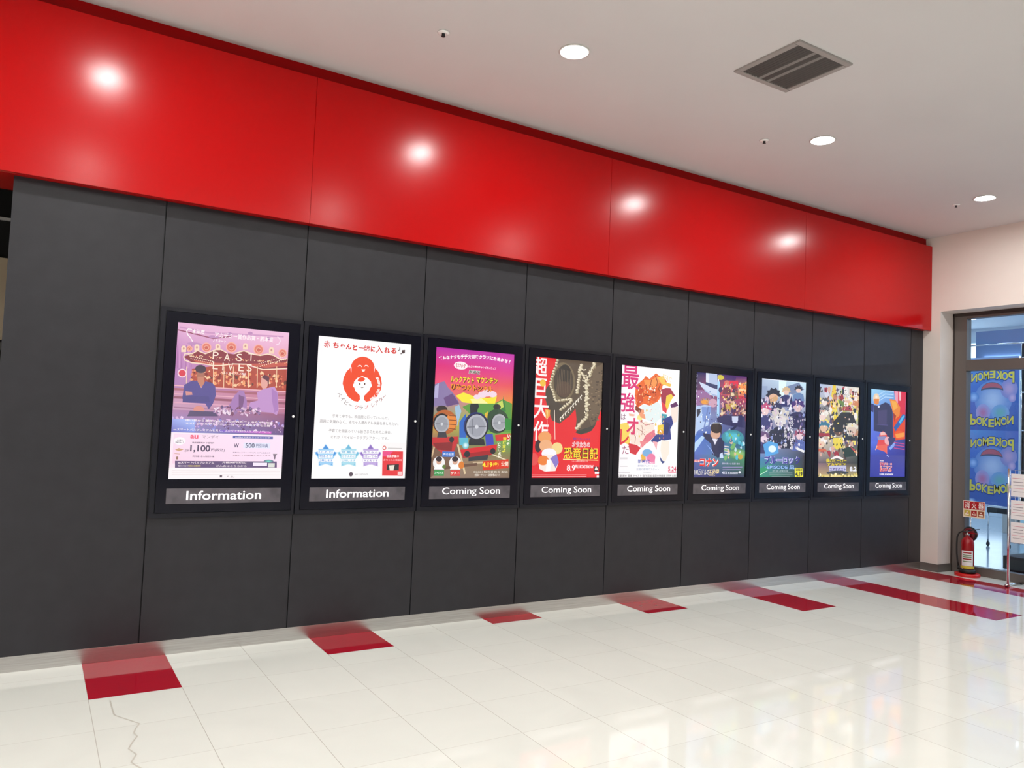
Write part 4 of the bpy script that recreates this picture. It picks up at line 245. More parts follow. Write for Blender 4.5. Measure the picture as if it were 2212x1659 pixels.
ART['dino'] = json.loads(r'''[["g","e81c26 ee2030 ee1c28 e8162a",0,0,1,1],["p","5a4a3c",[[0.3064,-0.0053],[1.0001,-0.0018],[0.9958,0.4132],[0.9518,0.4867],[0.908,0.5599],[0.7989,0.6162],[0.6722,0.6276],[0.6221,0.5842],[0.6326,0.504],[0.6112,0.4159],[0.5215,0.4804],[0.3864,0.5454],[0.2781,0.5219],[0.2114,0.4194],[0.1692,0.3429],[0.1725,0.2736],[0.2428,0.1928],[0.2752,0.1047]]],["p","4a4038",[[0.172,0.265],[0.2288,0.2108],[0.2826,0.3476],[0.4386,0.3948],[0.3864,0.5454],[0.2776,0.5132],[0.1943,0.3853]]],["p","6e5c4a",[[0.7641,0.0903],[1.0007,0.0071],[1.0034,0.4039],[0.9368,0.5051],[0.8596,0.561],[0.7699,0.42]]],["p","3a3a34",[[0.639,0.6016],[0.796,0.5714],[0.923,0.5415],[0.862,0.5969],[0.7042,0.6315],[0.6241,0.6152]]],["e","7a6a50",0.4106,0.1944,0.181,0.1656,0],["e","4a3e34",0.4228,0.1938,0.1444,0.1378,0],["e","2e2824",0.4369,0.1232,0.0922,0.0785,0],["e","5a4438",0.4298,0.2548,0.1076,0.0664,0],["l","6a5a4a",0.0076,[[0.3424,0.0841],[0.326,0.3112]]],["l","6a5a4a",0.0076,[[0.3639,0.0857],[0.3517,0.3068]]],["l","6a5a4a",0.0076,[[0.3854,0.0872],[0.3774,0.3023]]],["l","6a5a4a",0.0076,[[0.407,0.0888],[0.4032,0.2979]]],["l","6a5a4a",0.0077,[[0.4286,0.0904],[0.4291,0.2934]]],["l","6a5a4a",0.0077,[[0.4503,0.092],[0.4551,0.2889]]],["l","6a5a4a",0.0077,[[0.4721,0.0936],[0.4811,0.2844]]],["l","6a5a4a",0.0077,[[0.4938,0.0952],[0.5072,0.2799]]],["l","6a5a4a",0.0078,[[0.5157,0.0968],[0.5333,0.2754]]],["e","a89878",0.326,0.0181,0.0205,0.0094,-23.810037946157053],["e","e8dcc0",0.3196,0.014,0.0164,0.0066,-6.236505443359139],["e","a89878",0.3126,0.0414,0.0204,0.0094,-26.009094259224604],["e","e8dcc0",0.3063,0.0374,0.0164,0.0065,-5.904539130895511],["e","a89878",0.3121,0.0641,0.0204,0.0094,18.02714108974851],["e","e8dcc0",0.3058,0.0601,0.0164,0.0066,15.90975615032631],["e","a89878",0.2895,0.0879,0.0204,0.0094,2.2008004904888097],["e","e8dcc0",0.2832,0.0838,0.0164,0.0066,-13.399041393512988],["e","a89878",0.2767,0.1111,0.0204,0.0094,-23.629002454108193],["e","e8dcc0",0.2704,0.1071,0.0163,0.0065,-17.13597404526501],["e","a89878",0.2761,0.1338,0.0204,0.0094,19.735202926705163],["e","e8dcc0",0.2698,0.1298,0.0163,0.0066,18.399140802139407],["e","a89878",0.2621,0.1571,0.0204,0.0093,-18.3938629188456],["e","e8dcc0",0.2558,0.153,0.0162,0.0066,-11.409002562027865],["e","a89878",0.2475,0.1804,0.0204,0.0094,13.91368253272308],["e","e8dcc0",0.2412,0.1763,0.0162,0.0065,21.27890147948083],["e","a89878",0.2393,0.2033,0.0204,0.0094,-24.79690484190469],["e","e8dcc0",0.233,0.1993,0.0162,0.0065,6.351113023192795],["e","a89878",0.2367,0.2253,0.0204,0.0093,0.3572265426249217],["e","e8dcc0",0.2304,0.2212,0.0162,0.0065,-19.33258954555293],["e","a89878",0.2469,0.2459,0.0204,0.0094,-24.63922756407658],["e","e8dcc0",0.2406,0.2418,0.0163,0.0066,26.075301833994487],["e","a89878",0.2659,0.2662,0.0204,0.0094,2.8583321752232322],["e","e8dcc0",0.2596,0.2621,0.0163,0.0066,-11.98525562560052],["e","a89878",0.2798,0.2868,0.0204,0.0094,4.342008101153489],["e","e8dcc0",0.2734,0.2827,0.0164,0.0066,22.9390343927274],["e","a89878",0.292,0.3075,0.0204,0.0094,0.5023425199650973],["e","e8dcc0",0.2857,0.3034,0.0164,0.0066,-5.1632374120960804],["e","a89878",0.3015,0.3283,0.0205,0.0094,-4.137418962401576],["e","e8dcc0",0.2951,0.3241,0.0164,0.0066,-20.32076363270349],["e","a89878",0.3102,0.3491,0.0205,0.0094,18.755539118077238],["e","e8dcc0",0.3039,0.345,0.0164,0.0066,-27.40569185566509],["e","a89878",0.3302,0.3578,0.0206,0.0094,7.581044732394204],["e","e8dcc0",0.3239,0.3536,0.0164,0.0066,-13.174007303026876],["e","a89878",0.3724,0.3538,0.0207,0.0094,-1.7255948331004198],["e","e8dcc0",0.366,0.3497,0.0165,0.0066,-9.429404074670636],["e","a89878",0.4143,0.3499,0.0208,0.0094,-18.265590340001076],["e","e8dcc0",0.4079,0.3457,0.0166,0.0066,-5.232320615560496],["e","a89878",0.4371,0.3466,0.0208,0.0094,7.959898907461145],["e","e8dcc0",0.4307,0.3424,0.0166,0.0066,-13.42170990241901],["e","a89878",0.4746,0.3428,0.0209,0.0095,14.816560859427753],["e","e8dcc0",0.4681,0.3386,0.0167,0.0066,-10.759865805015483],["e","a89878",0.5129,0.3389,0.021,0.0094,24.258906091839464],["e","e8dcc0",0.5065,0.3348,0.0168,0.0066,-23.941233676928427],["e","a89878",0.5406,0.3355,0.021,0.0095,-16.267833585674115],["e","e8dcc0",0.5341,0.3313,0.0168,0.0066,15.90973447957655],["e","a89878",0.6286,0.2761,0.0259,0.0116,-15.754969810480446],["e","e8dcc0",0.6221,0.272,0.0207,0.0081,-10.135980277695921],["e","a89878",0.6256,0.2549,0.0259,0.0116,-2.4588748697894474],["e","e8dcc0",0.619,0.2507,0.0207,0.0081,-27.43132873307882],["e","a89878",0.6376,0.233,0.026,0.0116,23.75566674670936],["e","e8dcc0",0.631,0.2288,0.0208,0.0081,27.284255900540707],["e","a89878",0.642,0.2114,0.0259,0.0116,27.592055496777064],["e","e8dcc0",0.6355,0.2073,0.0207,0.0081,-28.908748482401553],["e","a89878",0.6389,0.1902,0.0259,0.0116,27.960405418087376],["e","e8dcc0",0.6323,0.186,0.0208,0.0081,16.514366113508906],["e","a89878",0.6447,0.1685,0.0259,0.0116,26.598502041178875],["e","e8dcc0",0.6381,0.1644,0.0207,0.0081,7.230628287811747],["e","a89878",0.6549,0.1467,0.026,0.0116,-12.39538478058742],["e","e8dcc0",0.6483,0.1426,0.0208,0.0081,-18.515087711475644],["e","a89878",0.6529,0.1254,0.026,0.0116,-21.813742406645105],["e","e8dcc0",0.6463,0.1213,0.0208,0.0081,-7.101921916540121],["e","a89878",0.6649,0.1035,0.026,0.0116,-10.121566248048815],["e","e8dcc0",0.6583,0.0994,0.0208,0.0081,-29.436212019626126],["e","a89878",0.6543,0.0826,0.026,0.0116,-19.82597737080269],["e","e8dcc0",0.6477,0.0785,0.0208,0.0081,17.0247404892813],["e","a89878",0.6632,0.0608,0.026,0.0116,-12.579945815448873],["e","e8dcc0",0.6566,0.0567,0.0208,0.0081,-24.17386720806654],["e","a89878",0.6768,0.0387,0.026,0.0116,-4.56284884369531],["e","e8dcc0",0.6702,0.0346,0.0208,0.0081,-17.524989494554003],["e","a89878",0.5437,0.3503,0.0234,0.0106,-26.683762489055955],["e","e8dcc0",0.5372,0.3461,0.0186,0.0074,-19.879783721774146],["e","a89878",0.5232,0.3657,0.0233,0.0106,-21.021567907996115],["e","e8dcc0",0.5167,0.3615,0.0186,0.0074,-27.54645800013988],["e","a89878",0.4902,0.3814,0.0232,0.0106,-15.056480919674211],["e","e8dcc0",0.4837,0.3772,0.0186,0.0074,29.85819162528542],["e","a89878",0.4545,0.3972,0.0232,0.0105,1.7544951854232274],["e","e8dcc0",0.4481,0.393,0.0185,0.0074,16.427527515697065],["e","a89878",0.429,0.4127,0.023,0.0105,29.25944307458166],["e","e8dcc0",0.4226,0.4085,0.0184,0.0074,-1.3342822186174672],["e","a89878",0.3967,0.4283,0.023,0.0105,-5.362650681165462],["e","e8dcc0",0.3903,0.4241,0.0184,0.0074,-27.7878489111089],["e","a89878",0.8688,0.0194,0.0314,0.0139,-15.08484155799345],["e","e8dcc0",0.8621,0.0153,0.025,0.0097,23.358024997042236],["e","a89878",0.8606,0.0399,0.0313,0.0139,-0.08521682573403666],["e","e8dcc0",0.8539,0.0358,0.025,0.0097,-28.100978566643914],["e","a89878",0.8367,0.0612,0.0312,0.0139,-15.45665255531201],["e","e8dcc0",0.83,0.0571,0.025,0.0097,-17.51607040808398],["e","a89878",0.8217,0.082,0.0312,0.0139,22.182570961871996],["e","e8dcc0",0.815,0.0779,0.0249,0.0097,-21.49789393320051],["e","a89878",0.8041,0.1029,0.0312,0.0139,25.681990525655458],["e","e8dcc0",0.7974,0.0988,0.0249,0.0097,3.9206520245325507],["e","a89878",0.8045,0.123,0.0312,0.0138,-5.822276042660235],["e","e8dcc0",0.7978,0.1188,0.0249,0.0097,24.0571294663701],["e","a89878",0.7845,0.1439,0.0311,0.0139,17.45146336437127],["e","e8dcc0",0.7778,0.1397,0.0248,0.0096,14.68357713841047],["e","a89878",0.7673,0.1647,0.031,0.0138,-24.425483004700737],["e","e8dcc0",0.7607,0.1605,0.0248,0.0097,-17.344722332092662],["e","a89878",0.7669,0.1874,0.031,0.0138,23.985711311164025],["e","e8dcc0",0.7603,0.1832,0.0248,0.0097,25.474642291123672],["e","a89878",0.76,0.2129,0.031,0.0138,9.414539994848838],["e","e8dcc0",0.7534,0.2087,0.0248,0.0097,17.97027955980488],["e","a89878",0.7666,0.2379,0.031,0.0138,18.889570274944226],["e","e8dcc0",0.7599,0.2337,0.0248,0.0097,1.681433565275963],["e","a89878",0.7684,0.2631,0.031,0.0138,11.157591105001138],["e","e8dcc0",0.7618,0.2589,0.0248,0.0098,-13.902057257951526],["e","a89878",0.7744,0.2881,0.0311,0.0139,27.376743478949564],["e","e8dcc0",0.7677,0.2839,0.0248,0.0097,-25.537165913607396],["e","a89878",0.7768,0.3133,0.0311,0.0139,27.706429046926345],["e","e8dcc0",0.7701,0.3091,0.0248,0.0097,10.101112957860934],["e","a89878",0.7637,0.3391,0.031,0.0138,23.938183316385356],["e","e8dcc0",0.757,0.3348,0.0248,0.0097,-22.34203274541187],["e","a89878",0.7801,0.3638,0.0312,0.0139,10.031395043274586],["e","e8dcc0",0.7734,0.3596,0.0248,0.0098,-26.371013282203716],["e","a89878",0.769,0.3895,0.031,0.0139,8.111387400884745],["e","e8dcc0",0.7623,0.3852,0.0248,0.0097,4.152356150232222],["e","a89878",0.7799,0.4144,0.0312,0.014,25.64885678460103],["e","e8dcc0",0.7732,0.4102,0.0248,0.0098,-16.887512148314755],["e","a89878",0.7697,0.4401,0.0311,0.0139,25.34171960804275],["e","e8dcc0",0.7631,0.4358,0.0248,0.0097,-29.213383372123985],["e","a89878",0.7853,0.465,0.0312,0.014,-23.04660183379807],["e","e8dcc0",0.7787,0.4607,0.0249,0.0098,18.592340545253172],["e","a89878",0.7738,0.4856,0.0287,0.0128,22.672672222108567],["e","e8dcc0",0.7671,0.4813,0.023,0.009,3.036503815681101],["e","a89878",0.7535,0.5015,0.0287,0.0128,-17.89983310018414],["e","e8dcc0",0.7469,0.4972,0.0229,0.009,10.288907561426427],["e","a89878",0.7231,0.5176,0.0286,0.0128,23.505001617538333],["e","e8dcc0",0.7165,0.5133,0.0228,0.009,16.414431535156396],["e","a89878",0.7037,0.5333,0.0286,0.0128,1.584518748361912],["e","e8dcc0",0.6971,0.529,0.0228,0.009,-28.416392469858014],["e","a89878",0.6751,0.5493,0.0284,0.0128,5.669210454635234],["e","e8dcc0",0.6685,0.545,0.0228,0.009,-0.6701264258595145],["e","a89878",0.6667,0.5647,0.0284,0.0128,6.4875089112428554],["e","e8dcc0",0.6601,0.5604,0.0227,0.009,-21.674297135453113],["e","a89878",0.6372,0.5806,0.0284,0.0127,16.054769253315783],["e","e8dcc0",0.6307,0.5763,0.0226,0.009,1.3791775278906613],["e","a89878",0.6755,0.044,0.0213,0.0096,20.261337763181004],["e","e8dcc0",0.6689,0.0399,0.017,0.0066,19.6536885536021],["e","a89878",0.6681,0.0585,0.0213,0.0096,2.602720612482628],["e","e8dcc0",0.6615,0.0544,0.017,0.0066,-7.130518463841366],["e","a89878",0.6706,0.0726,0.0213,0.0095,-11.329837565736199],["e","e8dcc0",0.6641,0.0685,0.017,0.0066,-15.977964360097797],["e","a89878",0.6574,0.0874,0.0212,0.0095,27.976716488625684],["e","e8dcc0",0.6508,0.0833,0.017,0.0066,-24.29281976348419],["e","a89878",0.643,0.1022,0.0213,0.0095,7.2577038996012035],["e","e8dcc0",0.6365,0.0981,0.017,0.0067,23.120573475606335],["e","a89878",0.6871,0.1087,0.0236,0.0106,-3.962804936218504],["e","e8dcc0",0.6805,0.1046,0.0189,0.0074,21.470637341395538],["e","a89878",0.7137,0.1282,0.0238,0.0106,-25.984927730891492],["e","e8dcc0",0.7071,0.124,0.019,0.0074,22.879496339283513],["e","a89878",0.727,0.1483,0.0238,0.0106,-11.861671985797713],["e","e8dcc0",0.7204,0.1442,0.019,0.0074,20.18651849568382],["e","a89878",0.7531,0.1679,0.0238,0.0106,17.900932233761765],["e","e8dcc0",0.7465,0.1638,0.019,0.0074,-19.957381916819692],["e","a89878",0.7829,0.1874,0.024,0.0106,-19.418943506453072],["e","e8dcc0",0.7762,0.1833,0.0192,0.0074,-21.04158222978348],["e","a89878",0.7995,0.2076,0.024,0.0106,-9.684905443216383],["e","e8dcc0",0.7928,0.2034,0.0192,0.0074,2.511781889391166],["l","f0e8d8",0.0154,[[0.4006,0.5258],[0.387,0.5051],[0.4074,0.487]]],["l","f0e8d8",0.0154,[[0.4361,0.502],[0.4224,0.4813],[0.4429,0.4632]]],["l","f0e8d8",0.0155,[[0.4717,0.4782],[0.458,0.4575],[0.4785,0.4393]]],["l","f0e8d8",0.0155,[[0.5074,0.4543],[0.4936,0.4336],[0.5142,0.4153]]],["l","f0e8d8",0.0155,[[0.5432,0.4303],[0.5294,0.4095],[0.5501,0.3912]]],["l","f0e8d8",0.0156,[[0.5792,0.4062],[0.5654,0.3855],[0.5861,0.3671]]],["l","f0e8d8",0.0157,[[0.6153,0.3821],[0.6014,0.3613],[0.6222,0.3429]]],["l","f0e8d8",0.0157,[[0.6515,0.3578],[0.6376,0.337],[0.6585,0.3186]]],["l","f0e8d8",0.0158,[[0.6879,0.3335],[0.6739,0.3127],[0.6948,0.2942]]],["l","e0d4b8",0.0142,[[0.6674,0.0683],[0.7092,0.0787],[0.7469,0.0716]]],["l","e0d4b8",0.0142,[[0.6801,0.1173],[0.722,0.1278],[0.7597,0.1208]]],["l","e0d4b8",0.0142,[[0.6928,0.1664],[0.7348,0.177],[0.7726,0.17]]],["l","e0d4b8",0.0143,[[0.7055,0.2156],[0.7476,0.2263],[0.7854,0.2194]]],["l","e0d4b8",0.0142,[[0.7183,0.2648],[0.7604,0.2757],[0.7983,0.2689]]],["l","e0d4b8",0.0143,[[0.7311,0.3142],[0.7733,0.3252],[0.8112,0.3185]]],["l","e0d4b8",0.0143,[[0.7439,0.3637],[0.7861,0.3748],[0.8242,0.3682]]],["l","e0d4b8",0.0143,[[0.7567,0.4132],[0.799,0.4244],[0.8372,0.4179]]],["e","4e4034",0.9949,0.3623,0.0147,0.0063,0],["e","8a765e",0.7791,0.1772,0.0143,0.0062,0],["e","4e4034",0.9059,0.2565,0.0146,0.0063,0],["e","8a765e",0.9445,0.2539,0.0146,0.0063,0],["e","4e4034",0.7926,0.1447,0.0144,0.0062,0],["e","8a765e",0.9703,0.1909,0.0146,0.0062,0],["e","4e4034",0.9077,0.4989,0.0146,0.0063,0],["e","8a765e",0.9306,0.348,0.0146,0.0063,0],["e","4e4034",0.9149,0.1722,0.0146,0.0062,0],["e","8a765e",0.9888,0.2438,0.0146,0.0063,0],["e","4e4034",0.9832,0.1655,0.0146,0.0063,0],["e","8a765e",0.9891,0.3997,0.0147,0.0063,0],["e","4e4034",0.9198,0.2344,0.0146,0.0063,0],["e","8a765e",0.824,0.3972,0.0144,0.0062,0],["e","4e4034",0.8703,0.3429,0.0145,0.0063,0],["e","8a765e",0.8003,0.0659,0.0144,0.0062,0],["e","4e4034",0.826,0.4155,0.0144,0.0062,0],["e","8a765e",0.7725,0.4619,0.0144,0.0062,0],["e","4e4034",0.8698,0.3012,0.0145,0.0063,0],["e","8a765e",0.8664,0.323,0.0144,0.0062,0],["e","4e4034",0.8016,0.22,0.0144,0.0062,0],["e","8a765e",0.9846,0.1042,0.0146,0.0063,0],["e","4e4034",0.9254,0.1782,0.0146,0.0063,0],["e","8a765e",0.8358,0.0356,0.0144,0.0062,0],["e","4e4034",0.7389,0.4857,0.0143,0.0062,0],["e","8a765e",0.981,0.4069,0.0146,0.0063,0],["e","4e4034",0.9159,0.4829,0.0146,0.0063,0],["e","8a765e",0.822,0.3069,0.0144,0.0062,0],["e","4e4034",0.8975,0.2992,0.0146,0.0063,0],["e","8a765e",1.0043,0.3863,0.0147,0.0063,0],["e","4e4034",0.9899,0.0734,0.0146,0.0063,0],["e","8a765e",0.9362,0.3471,0.0146,0.0063,0],["e","4e4034",0.9556,0.3185,0.0146,0.0063,0],["e","8a765e",0.9648,0.165,0.0146,0.0062,0],["e","4e4034",0.9902,0.2141,0.0146,0.0063,0],["e","8a765e",0.8669,0.4568,0.0145,0.0062,0],["e","4e4034",0.936,0.1695,0.0146,0.0063,0],["e","8a765e",0.8299,0.1822,0.0144,0.0062,0],["e","4e4034",0.8764,0.5049,0.0146,0.0063,0],["e","8a765e",0.9835,0.2115,0.0146,0.0063,0],["e","4e4034",0.8197,0.4198,0.0144,0.0062,0],["e","8a765e",0.8446,0.2226,0.0144,0.0062,0],["e","4e4034",0.7767,0.1158,0.0144,0.0062,0],["e","8a765e",0.9116,0.3567,0.0146,0.0062,0],["e","4e4034",0.9177,0.1968,0.0146,0.0062,0],["e","8a765e",1.0027,0.3195,0.0146,0.0064,0],["e","4e4034",0.8049,0.0586,0.0144,0.0062,0],["e","8a765e",0.9548,0.4987,0.0146,0.0063,0],["e","4e4034",0.995,0.3103,0.0147,0.0064,0],["e","8a765e",0.8407,0.0682,0.0144,0.0062,0],["e","4e4034",0.8327,0.1317,0.0144,0.0062,0],["e","8a765e",0.9413,0.4527,0.0146,0.0063,0],["e","4e4034",0.9476,0.0909,0.0146,0.0063,0],["e","8a765e",0.8308,0.1689,0.0144,0.0062,0],["e","4e4034",0.9868,0.0962,0.0146,0.0063,0],["e","8a765e",0.968,0.3486,0.0146,0.0062,0],["e","4e4034",0.8573,0.4874,0.0145,0.0063,0],["e","8a765e",0.8434,0.2772,0.0144,0.0062,0],["e","4e4034",0.8062,0.0725,0.0144,0.0062,0],["e","8a765e",0.7851,0.1792,0.0144,0.0062,0],["e","4e4034",0.797,0.0559,0.0144,0.0062,0],["e","8a765e",1.0011,0.1567,0.0147,0.0063,0],["e","4e4034",0.9915,0.3582,0.0147,0.0064,0],["e","8a765e",0.9537,0.3367,0.0146,0.0063,0],["e","4e4034",0.9464,0.4457,0.0146,0.0063,0],["e","8a765e",0.9479,0.2906,0.0146,0.0063,0],["e","4e4034",0.9474,0.3703,0.0146,0.0063,0],["e","8a765e",0.9081,0.2642,0.0146,0.0063,0],["e","4e4034",0.7654,0.4343,0.0144,0.0062,0],["e","8a765e",0.8786,0.055,0.0145,0.0062,0],["t","fff2f2","超",0.0894,0.0835,0.1777,0.1626,-1,0.04],["t","fff2f2","巨",0.0999,0.2592,0.1632,0.1631,-1,0.04],["t","fff2f2","大",0.1102,0.4312,0.2232,0.1637,-1,0.04],["t","fff2f2","作",0.1211,0.6123,0.2087,0.1642,-1,0.04],["e","f0c040",0.1241,0.2152,0.0416,0.0292,0],["p","f0a048",[[0.1669,0.4294],[0.2426,0.4358],[0.2382,0.4881],[0.1871,0.5155]]],["p","f0d080",[[0.1824,0.4376],[0.2127,0.4411],[0.2086,0.4976]]],["l","f8c8c0",0.0061,[[0.2022,0.5151],[0.2099,0.5931]]],["e","f0a060",0.181,0.6632,0.0931,0.0486,0],["e","33202a",0.0928,0.7383,0.0446,0.0502,0],["e","f0b080",0.2003,0.7324,0.0933,0.0504,0],["e","f4d890",0.361,0.7521,0.0796,0.0491,0],["e","f8f4ff",0.2495,0.7972,0.1059,0.0436,0],["p","f8e8e0",[[0.1027,0.8551],[0.1894,0.8022],[0.3415,0.8094],[0.3913,0.8705],[0.3497,0.9411],[0.1981,0.9459],[0.1218,0.9244]]],["p","8a78c8",[[0.267,0.8364],[0.3563,0.8004],[0.3944,0.8705],[0.3481,0.9147]]],["e","f08030",0.17,0.8546,0.078,0.04,0],["p","ffffff",[[0.2222,0.8455],[0.2833,0.8537],[0.2735,0.9414],[0.2132,0.9459]]],["e","e84a4a",0.0428,0.847,0.0592,0.0518,0],["l","fff0e0",0.0076,[[0.3031,0.434],[0.3258,0.6781]]],["t","4a3a9a","映画クレヨンしんちゃん",0.7145,0.667,0.254,0.025,0,0.03],["t","fffafa","オラたちの",0.7097,0.7162,0.2699,0.05,-2,0.06],["t","d02040","オラたちの",0.7097,0.7162,0.2604,0.0446,-2,0.0],["t","6a2a00","恐竜日記",0.7145,0.7895,0.5055,0.1002,0,0.1],["t","ffe030","恐竜日記",0.7145,0.7895,0.5055,0.1002,0,0.03],["l","fff0a0",0.0093,[[0.4513,0.8436],[0.9764,0.8483]]],["t","fff0e8","しんこん家族の夏がはじまる",0.703,0.8567,0.2381,0.0143,0,0.0],["t","fff2f2","8.9",0.5727,0.9155,0.1222,0.0516,6,0.03],["t","fff2f2","FRI. ROADSHOW",0.7699,0.9038,0.2719,0.0287,6,0.03],["g","30303a 30303a 30303a 30303a",0.9181,0.9031,0.9861,0.9437],["g","f8f8f8 f8f8f8 f8f8f8 f8f8f8",0.9309,0.9484,0.9942,0.9664],["p","f8f0e0",[[0.9248,0.9303],[0.9471,0.8984],[0.9819,0.9301]]],["l","ffb8b8",0.0074,[[0.0134,0.975],[0.8066,0.9739]]],["l","ffb8b8",0.0074,[[0.0142,0.9888],[0.8075,0.9883]]],["g","ffe8e8 ffe8e8 ffe8e8 ffe8e8",0.9608,0.9801,0.9963,0.9982]]''')
